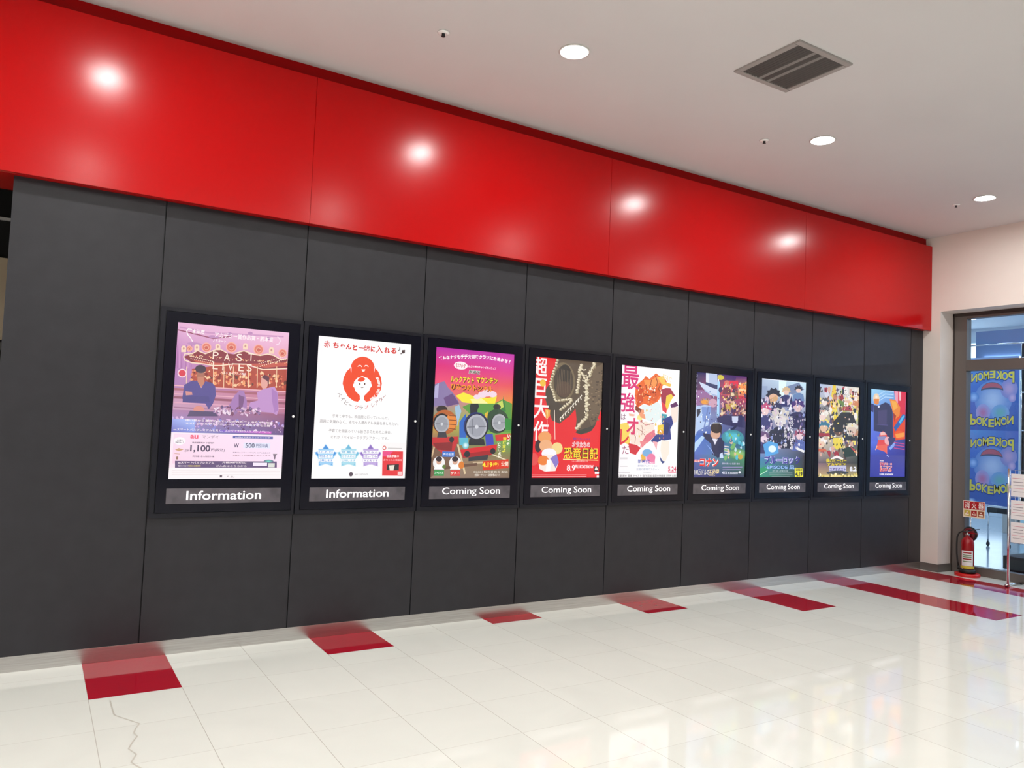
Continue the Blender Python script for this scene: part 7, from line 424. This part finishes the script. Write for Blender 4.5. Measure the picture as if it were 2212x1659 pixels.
v = thing('air_vent', 'square grey ceiling air grille with slats', 'vent', U(3.845, -2.158, ZC))
h = 0.262; e = 0.222
fm = MB()
for a, c2 in (((-h, -h), (h, -e)), ((-h, e), (h, h)), ((-h, -e), (-e, e)), ((e, -e), (h, e))): fm.box((a[0], a[1], -0.012), (c2[0], c2[1], 0), 0, .002)
fm.build('frame', m_grillef, v)
bx = MB(); bx.box((-e, -e, -0.0015), (e, e, -0.0005)); bx.build('dark_duct', m_black, v)
for i in range(17):
    x = -e + (i + .5) * 2 * e / 17; s_ = MB(); wide = i in (6, 9)
    w_ = .0105 if wide else .0066
    s_.add([(x - w_ + .003, -e, -.0025), (x - w_, -e, -.003), (x + w_ - .003, -e, -.0105), (x + w_, -e, -.010), (x - w_ + .003, e, -.0025), (x - w_, e, -.003), (x + w_ - .003, e, -.0105), (x + w_, e, -.010)],
           [(0, 1, 2, 3), (7, 6, 5, 4), (0, 4, 5, 1), (1, 5, 6, 2), (2, 6, 7, 3), (3, 7, 4, 0)])
    s_.build('slat', m_grille2 if wide else m_grille, v)

# shop ceiling panels
first = None
for x in (11.2, 13.9, 16.2):
    for y in (-4.2, -1.6, 1.0, 3.4):
        lab = 'bright ceiling light panel in the shop, seen through the top pane' if (x, y) == (16.2, 3.4) else 'shop ceiling light panel hidden from view'
        if first is None:
            t = first = thing('ceiling_panel_light', lab, 'ceiling light'); q = MB(); q.box((-.34, -.34, -.012), (.34, .34, 0), 0, .002); q.build('housing', m_ring, t); q = MB(); q.box((-.31, -.31, -.015), (.31, .31, -.0121)); q.build('diffuser', m_panel, t)
        else: t = dup(first)
        t.location = U(x, y, ZC); t['label'] = lab; t['group'] = 'shop ceiling panels'

# ------------------------------------------------------------------ poster cases and posters
PX0, PX1, PZ0, PZ1 = 0.118, 0.8935, 0.8856, 1.976
PW, PH = (PX1 - PX0) * S, (PZ1 - PZ0) * S
def pt(x, z): return (x * S, (z + ZF) * S)
def lettering(parent, body, x0, x1, z0, z1, y, m, bold=0.022, thick=0.0012):
    vs, fs, asp = text_mesh(body, bold); W, H = (x1 - x0), (z1 - z0); n = len(vs)
    f3 = [((x0 + x1) / 2 + a * W, y, (z0 + z1) / 2 + b_ * H) for a, b_ in vs]
    cnt = {}
    for t_ in fs:
        for p_, r_ in zip(t_, t_[1:] + t_[:1]): cnt.setdefault(frozenset((p_, r_)), []).append((p_, r_))
    side = [(e_[0][1], e_[0][0], e_[0][0] + n, e_[0][1] + n) for e_ in cnt.values() if len(e_) == 1]
    q = MB(); q.add(f3 + [(a, y + thick, c_) for a, _, c_ in f3], list(fs) + [tuple(i_ + n for i_ in reversed(t_)) for t_ in fs] + side)
    o = q.build('lettering', m, parent); o['label'] = 'white words ' + body
    return o
def case_parts(t, word):
    of = MB(); x0, z0 = pt(0.006, 0.620); x1, z1 = pt(0.998, 2.076); hx0, hz0 = pt(0.040, 0.650); hx1, hz1 = pt(0.976, 2.050)
    of.holed(x0, x1, z0, z1, -0.020, -0.0006, [(hx0, hx1, hz0, hz1)]); of.build('outer_frame', m_case, t)
    bk = MB(); bk.box((hx0, -0.0030, hz0), (hx1, -0.0006, hz1)); bk.build('back_panel', m_black, t)
    g_ = 0.0028; px0, pz0 = pt(PX0, PZ0); px1, pz1 = pt(PX1, PZ1)
    dr = MB(); dr.holed(hx0 + g_, hx1 - g_, hz0 + g_, hz1 - g_, -0.024, -0.0125, [(px0, px1, pz0, pz1)]); d_o = dr.build('door', m_door, t)
    gp = MB(); gp.box((px0 - .004, -0.0170, pz0 - .004), (px1 + .004, -0.0140, pz1 + .004)); gp.build('glass_pane', m_glass_p, d_o)
    npx0, npz0 = pt(0.110, 0.714); npx1, npz1 = pt(0.893, 0.820)
    pl = MB(); pl.box((npx0, -0.0262, npz0), (npx1, -0.0241, npz1), 0, .0006); p_o = pl.build('name_plate', m_plate, t)
    if word == 'Information':
        a_, b_, c_, d_ = 0.240, 0.752, 0.739, 0.803
        lettering(p_o, word, a_ * S, b_ * S, (c_ + ZF) * S, (d_ + ZF) * S, -0.0275, m_letter, 0.012)
    else:
        for wd, a_, b_, c_ in (('Coming', .230, .557, .733), ('Soon', .588, .790, .7485)): lettering(p_o, wd, a_ * S, b_ * S, (c_ + ZF) * S, (.808 + ZF) * S, -0.0275, m_letter, 0.003)
    lk = MB(); kx, kz = pt(0.9555, 1.350); lk.lathe([(.0085, -.0241), (.0085, -.028), (.0068, -.0295), (.002, -.0300)], (kx, 0, kz), 18, 0, 'y'); lk.build('lock', m_lock, t)
POSTERS = [
 ('carousel', 'pink carousel film poster with two seated people, above the first Information plate', 'film poster'),
 ('baby', 'white poster with a red hugging emblem and three pastel stars', 'information poster'),
 ('engines', 'magenta to green film poster with three steam engines', 'film poster'),
 ('dino', 'red film poster with scaly brown dinosaur jaws and big white characters', 'film poster'),
 ('runner', 'white film poster with pink characters and an orange flame shape', 'film poster'),
 ('hat', 'dark blue film poster with a large white top hat', 'film poster'),
 ('group', 'grey violet film poster crowded with figures and a yellow date badge', 'film poster'),
 ('crowd', 'yellow and cream film poster packed with small figures over a yellow title', 'film poster'),
 ('evening', 'deep blue film poster with a dark rounded coat and orange title', 'film poster')]
WHERE = ['pink carousel poster', 'white poster with the red hugging emblem', 'magenta steam engine poster', 'red dinosaur poster', 'white poster with an orange flame shape', 'dark blue top hat poster', 'grey violet crowd poster', 'yellow and cream crowd poster', 'deep blue poster']
src = {}
for i, (key, lab, cat) in enumerate(POSTERS):
    word = 'Information' if i < 2 else 'Coming Soon'
    cl = 'black wall display case reading %s around the %s' % (word, WHERE[i])
    if word not in src: t = src[word] = thing('poster_display_case', cl, 'display case', group='poster display cases on the charcoal wall'); case_parts(t, word)
    else: t = dup(src[word])
    t.location = (i * S, 0, 0); t['label'] = cl
    pr = Print(PW + .006, PH + .006).run(ART[key], *(('ffc8e0', 0.16) if key == 'carousel' else ()))  # carousel inks washed towards pink to paint in the glare over that poster
    o = link('film_poster' if i != 1 else 'information_poster', pr.mesh('poster_print', m_backlit)); o.location = ((i + (PX0 + PX1) / 2) * S, -0.0034, ((PZ0 + PZ1) / 2 + ZF) * S)
    tag(o, lab, cat, 'backlit posters in the wall cases')

# ------------------------------------------------------------------ fire extinguisher on its stand
EX, EY = 9.415, -0.530
ext = thing('fire_extinguisher', 'red fire extinguisher with black hose on the floor by the glass', 'fire extinguisher', U(EX, EY) + Vector((0, 0, .0362)))
b_ = MB(); b_.lathe([(.060, 0), (.066, .006), (.066, .33), (.062, .362), (.046, .390), (.024, .404), (.019, .408), (.019, .425)], n=36); b_.build('cylinder_body', m_extred, ext)
q = MB(); q.lathe([(.072, 0.0), (.085, .006), (.085, .030), (.074, .044), (.0662, .048), (.0662, 0.0)], n=36); q.build('base_ring', m_black, ext)
lb = MB(); vs = []; n = 14
for k in range(n + 1):
    a = math.radians(150 + k * 110 / n)
    for z in (.085, .255): vs.append((.0668 * math.cos(a), .0668 * math.sin(a), z))
lb.add(vs, [(2 * k, 2 * k + 2, 2 * k + 3, 2 * k + 1) for k in range(n)], 0, True)
for z, h_, ci in ((.225, .012, 1), (.20, .008, 2), (.18, .008, 2), (.155, .012, 1), (.13, .008, 2)):
    vs = []
    for k in range(n + 1):
        a = math.radians(165 + k * 78 / n)
        for zz in (z, z + h_): vs.append((.0672 * math.cos(a), .0672 * math.sin(a), zz))
    lb.add(vs, [(2 * k, 2 * k + 2, 2 * k + 3, 2 * k + 1) for k in range(n)], ci, True)
m_lgreen = mat('label green', (0.10, 0.22, 0.06), .5); lb.build('label_sticker', [m_paper, m_extred, m_lgreen], ext)['label'] = 'white printed label'
q = MB(); q.lathe([(.0665, .052), (.0672, .056), (.0672, .078), (.0665, .082)], n=30); q.build('yellow_band', mat('band yellow', (.62, .50, .05), .4), ext)
q = MB(); q.tube([(-.0655, .012, .042), (-.0672, .012, .043)], .017, 16); q.build('round_sticker', m_paper, ext)
vl = MB(); vl.lathe([(.022, .423), (.022, .440), (.013, .444), (.013, .470)], n=20); vl.box((-.016, -.014, .455), (.016, .014, .478), 0, .003); vl.build('valve', m_steel, ext)
hd = MB(); hd.add([(-.016, -.01, .470), (-.016, -.120, .500), (-.016, -.120, .508), (-.016, -.01, .482), (.016, -.01, .470), (.016, -.120, .500), (.016, -.120, .508), (.016, -.01, .482)], [(0, 1, 2, 3), (7, 6, 5, 4), (0, 4, 5, 1), (1, 5, 6, 2), (2, 6, 7, 3), (3, 7, 4, 0)]); hd.build('handle', m_black, ext)
lv = MB(); lv.add([(-.013, -.01, .452), (-.013, -.110, .448), (-.013, -.110, .455), (-.013, -.01, .462), (.013, -.01, .452), (.013, -.110, .448), (.013, -.110, .455), (.013, -.01, .462)], [(0, 1, 2, 3), (7, 6, 5, 4), (0, 4, 5, 1), (1, 5, 6, 2), (2, 6, 7, 3), (3, 7, 4, 0)]); lv.build('lever', m_extred, ext)
pts = [(0, .013, .455), (-.004, .05, .462), (-.012, .088, .44), (-.02, .106, .39), (-.022, .110, .30), (-.022, .108, .20), (-.024, .098, .12), (-.03, .086, .075)]
q = MB(); q.tube(pts, .0085, 10); q.tube([pts[-1], (-.032, .083, .03)], .013, 12); q.build('hose', m_black, ext)

est = thing('extinguisher_stand', 'red round stand with pole and fire extinguisher sign board', 'stand', U(EX, EY))
q = MB(); q.lathe([(.126, 0), (.130, .004), (.130, .026), (.122, .0345), (.100, .0355), (.080, .0355)], n=44); q.build('base', mat('bright red plastic', (.62, .012, .012), .3), est)
q = MB(); q.tube([(.092, .018, .018), (.092, .018, .78)], .008, 10); q.build('pole', m_steel, est)
q = MB(); q.lathe([(.062, .0), (.066, .004), (.066, .014), (.062, .018)], (.060, .020, .468), 30, 0, 'x'); q.lathe([(.080, .008), (.083, .011), (.083, .018), (.078, .020)], (.062, .014, .468), 30, 1, 'x'); q.build('red_disc', [mat('dark red disc', (.16, .006, .01), .35), m_black], est)  # made-up disc with black rim, in place of an unidentified round shape
sw, sh = .238, .188
pr = Print(sw, sh)
Wt = 'fff4ec'
pr.run([('g', 'f6e8d8', 0, 0, 1, 1), ('g', 'b01018', .02, .03, .98, .50)] + [('t', Wt, ch, x, .27, .24, .40, 0, .03) for ch, x in zip('消火器', (.18, .50, .82))] +
       [('g', 'e8d0b0', .02, .53, .98, .97)] + [x for k in range(3) for x in (('g', ('c8b040', 'b02020', 'a05030')[k], .05 + k * .32, .58, .31 + k * .32, .92), ('p', 'fff4e0', [(.08 + k * .32, .86), (.18 + k * .32, .62), (.28 + k * .32, .86)]), ('e', 'b01818', .18 + k * .32, .76, .05, .04, 0))])
sg = MB(); sg.box((-sw / 2, 0.0004, -sh / 2), (sw / 2, .005, sh / 2), 0, .001); so = sg.build('sign_board', m_paper, est); so.location = (.070, -.030, .752); so.rotation_euler = (0, 0, -math.pi / 2)
link('sign_print', pr.mesh('sign_print', m_ink), so)['label'] = 'white characters on red above small pictures'

# ------------------------------------------------------------------ chrome price stand at the right edge
st = thing('display_stand', 'chrome wire display stand at the right edge, before the shop glass', 'display stand', U(9.19, -1.115))
for y in (0, -.62):
    q = MB(); q.tube([(0, y, .02), (0, y, 1.25)], .0125, 14); q.build('post', m_chrome, st)
    q = MB(); q.tube([(-.05, y, .018), (.34, y + .01, .018)], .011, 12); q.lathe([(.012, 0), (.015, .004), (.015, .010)], (.30, y + .01, 0), 12, 1); q.lathe([(.012, 0), (.015, .004), (.015, .010)], (-.03, y, 0), 12, 1); q.build('foot', [m_chrome, m_black], st)
q = MB()
for k in range(13): q.tube([(0.0, -.015 - k * .049, .46), (0.0, -.015 - k * .049, 1.24)], .0022, 6)
for k in range(9): q.tube([(0.0, 0, .47 + k * .096), (0.0, -.62, .47 + k * .096)], .0022, 6)
q.build('wire_grid', m_chrome, st)
rows = [(.96, 1.20, 'top'), (.72, .92, 'middle'), (.475, .69, 'lowest')]
for z0, z1, wd in rows:
    pr = Print(.20, z1 - z0).run([('g', 'f4eeee', 0, 0, 1, 1), ('l', 'd05870', .02, [(.06, .2), (.94, .2)]), ('l', '8a8088', .03, [(.1, .36), (.6, .36)]), ('l', '8a8088', .02, [(.1, .5), (.8, .5)]), ('l', 'e08a98', .02, [(.06, .64), (.94, .64)]), ('l', '8a8088', .02, [(.1, .78), (.7, .78)])])
    q = MB(); q.box((-.10, .0003, -(z1 - z0) / 2), (.10, .002, (z1 - z0) / 2)); o = q.build('price_card', m_paper); o.rotation_euler = (0, 0, -math.pi / 2); o.location = U(9.19, -1.115) + Vector((-.0055, -.125, (z0 + z1) / 2))
    tag(o, 'white printed card on the chrome stand, %s of three' % wd, 'card', 'white cards on the chrome stand')
    link('card_print', pr.mesh('card_print', m_ink), o)

# ------------------------------------------------------------------ inside the shop
rk = thing('panel_rack', 'wheeled metal panel rack behind the glass carrying the blue banner', 'rack', U(12.70, 0.80))
def ry(y): return (y - 0.80) * S
def rz(z): return (z + ZF) * S
for y in (0.86, 0.54):
    q = MB(); q.tube([(0, ry(y), .05), (0, ry(y), rz(.34))], .014, 10); q.build('leg', m_chrome, rk)
    q = MB(); q.lathe([(.03, -.012), (.034, -.008), (.034, .008), (.03, .012)], (0, ry(y), .034), 18, 0, 'y'); q.build('caster', m_black, rk)
q = MB(); q.box((-.012, ry(1.24), rz(.315)), (.012, ry(.30), rz(.345)), 0, .002); q.box((-.03, ry(.86), rz(.23)), (.03, ry(.50), rz(.312)), 1); q.build('bottom_rail', [m_chrome, m_black], rk)
q = MB()
for y in (.375, .315): q.tube([(0, ry(y), rz(.33)), (0, ry(y), rz(3.0))], .013, 10)
for z in (.7, 1.58, 2.19, 2.75): q.tube([(0, ry(.375), rz(z)), (0, ry(.315), rz(z))], .012, 8)
q.box((.01, ry(.37), rz(.35)), (.016, ry(.32), rz(3.0)), 1); q.build('side_post', [m_chrome, m_black], rk)  # black strip added in place of the dark gap between the two bars
q = MB(); q.tube([(0, ry(1.23), rz(.33)), (0, ry(1.23), rz(3.0))], .011, 10); q.build('side_post', m_chrome, rk)
q = MB(); q.tube([(0, ry(1.23), rz(2.99)), (0, ry(.315), rz(2.99))], .012, 10); q.build('top_rail', m_chrome, rk)
BW, BH = (1.215 - .40) * S, (2.78 - .35) * S
def card(v0, v1):
    k = v1 - v0; V = lambda q: v0 + k * q; ops = []
    ops += [('g', '58a0e0 4a58b8 2458b8 3a68c8', 0, V(0), 1, V(.3)), ('g', '3a68c8 2458b8 1a48a8 3454b0', 0, V(.3), 1, V(.75)), ('g', '3454b0 1a48a8 2448a0 2a489c', 0, V(.75), 1, V(1))]
    for ci, co, x, y, rx, ry_ in (('d0dcf4', '6088d0', .52, .48, .36, .26), ('e0a8d0', '8a88cc', .82, .34, .16, .13), ('e06898', 'b0a0d8', .33, .66, .14, .12), ('70c0b0', '7aa8dc', .66, .66, .17, .11), ('b8d8ff', '4a80d0', .15, .45, .10, .07), ('f4c0e0', 'a890d0', .88, .46, .07, .06), ('e0f0ff', '3a68c0', .12, .96, .09, .035), ('a0e8d0', '3a68c0', .90, .95, .09, .035)):
        ops.append(('r', ci, co, x, V(y), rx, ry_ * k))
    # plain red half dome over a pale ground
    dome = lambda r, y, hh, lift: [(.50 - r * math.cos(math.pi * i / 12), V(y - hh * math.sin(math.pi * i / 12))) for i in range(13)] + [(.50 + r * math.cos(math.pi * i / 12), V(y - lift * math.sin(math.pi * i / 12))) for i in range(1, 12)]
    ops += [('p', '3a3c50', dome(.215, .365, .118, .022)), ('p', 'd4484c', dome(.200, .352, .098, .034))]
    word = 'POKEMON'
    for up_, y0 in ((True, .14), (False, .80)):
        for i, ch in enumerate(word):
            x = .86 - i * .118 if up_ else .14 + i * .118
            y = y0 + (.022 if up_ else -.022) * abs(i - 3) / 1.5; hgt = (.15 if i == 0 else .11) * k
            ops.append(('T', '1c2a78', ch, x, V(y), .135, hgt * 1.2, up_, .06)); ops.append(('T', 'f4dc58', ch, x, V(y), .115, hgt, up_, .03))
    return ops
pr = Print(BW, BH)
for op in card(.047, .549) + card(.498, 1.0):
    if op[0] != 'T':
        if op[0] in 'grpe': pr.run([op], 'bcc4e4', 0.26)
        continue
    _, col, ch, x, y, bw, bh, up_, bold = op; vs, fs, asp = text_mesh(ch, bold)
    pr.put(pr.clip([(x - a * bw, y - c_ * bh) if up_ else (x + a * bw, y + c_ * bh) for a, c_ in vs]), fs, hx('f6dc58' if col == 'f4dc58' else '34448c'))
bn = MB(); bn.box((-BW / 2, .0004, -BH / 2), (BW / 2, .004, BH / 2)); bo = bn.build('hanging_banner', mat('banner cloth', (.30, .38, .62), .7)); bo.rotation_euler = (0, 0, -math.pi / 2); bo.location = U(12.675, (1.215 + .40) / 2, (2.78 + .35) / 2)
tag(bo, 'tall blue banner with mirrored yellow lettering behind the shop glass', 'banner'); link('banner_print', pr.mesh('banner_print', m_ink), bo)

q = MB(); q.box(U(10.35, -2.6, -ZF + .03), U(11.05, -0.50, -0.12), 0, .004); q.box(U(10.40, -2.55, -ZF), U(11.0, -0.55, -ZF + .03), 0)
tag(q.build('low_cabinet', m_black), 'low black cabinet behind the glass at the right edge', 'cabinet')
cab = thing('display_cabinet', 'pale blue cabinet below the banner, deep in the shop', 'cabinet', U(15.2, 1.3))
q = MB(); q.box((-.2, -.75, .04), (.2, .12, .88), 0, .004); q.box((-.17, -.7, 0), (.17, .08, .04)); q.build('body', mat('pale cyan board', (.55, .80, .88), .5), cab)
for y, z in ((-.28, .36), (-.42, .50)): q = MB(); q.lathe([(.030, 0), (.030, .006), (.012, .010)], (-.211, y, z), 16, 0, 'x'); q.build('knob', m_black, cab)
q = MB(); q.box(U(15.0, 1.48, -ZF), U(15.5, 1.75, .30), 0, .004); tag(q.build('storage_box', mat('beige carton', (.50, .48, .45), .7)), 'beige box beside the pale blue shop cabinet', 'box')
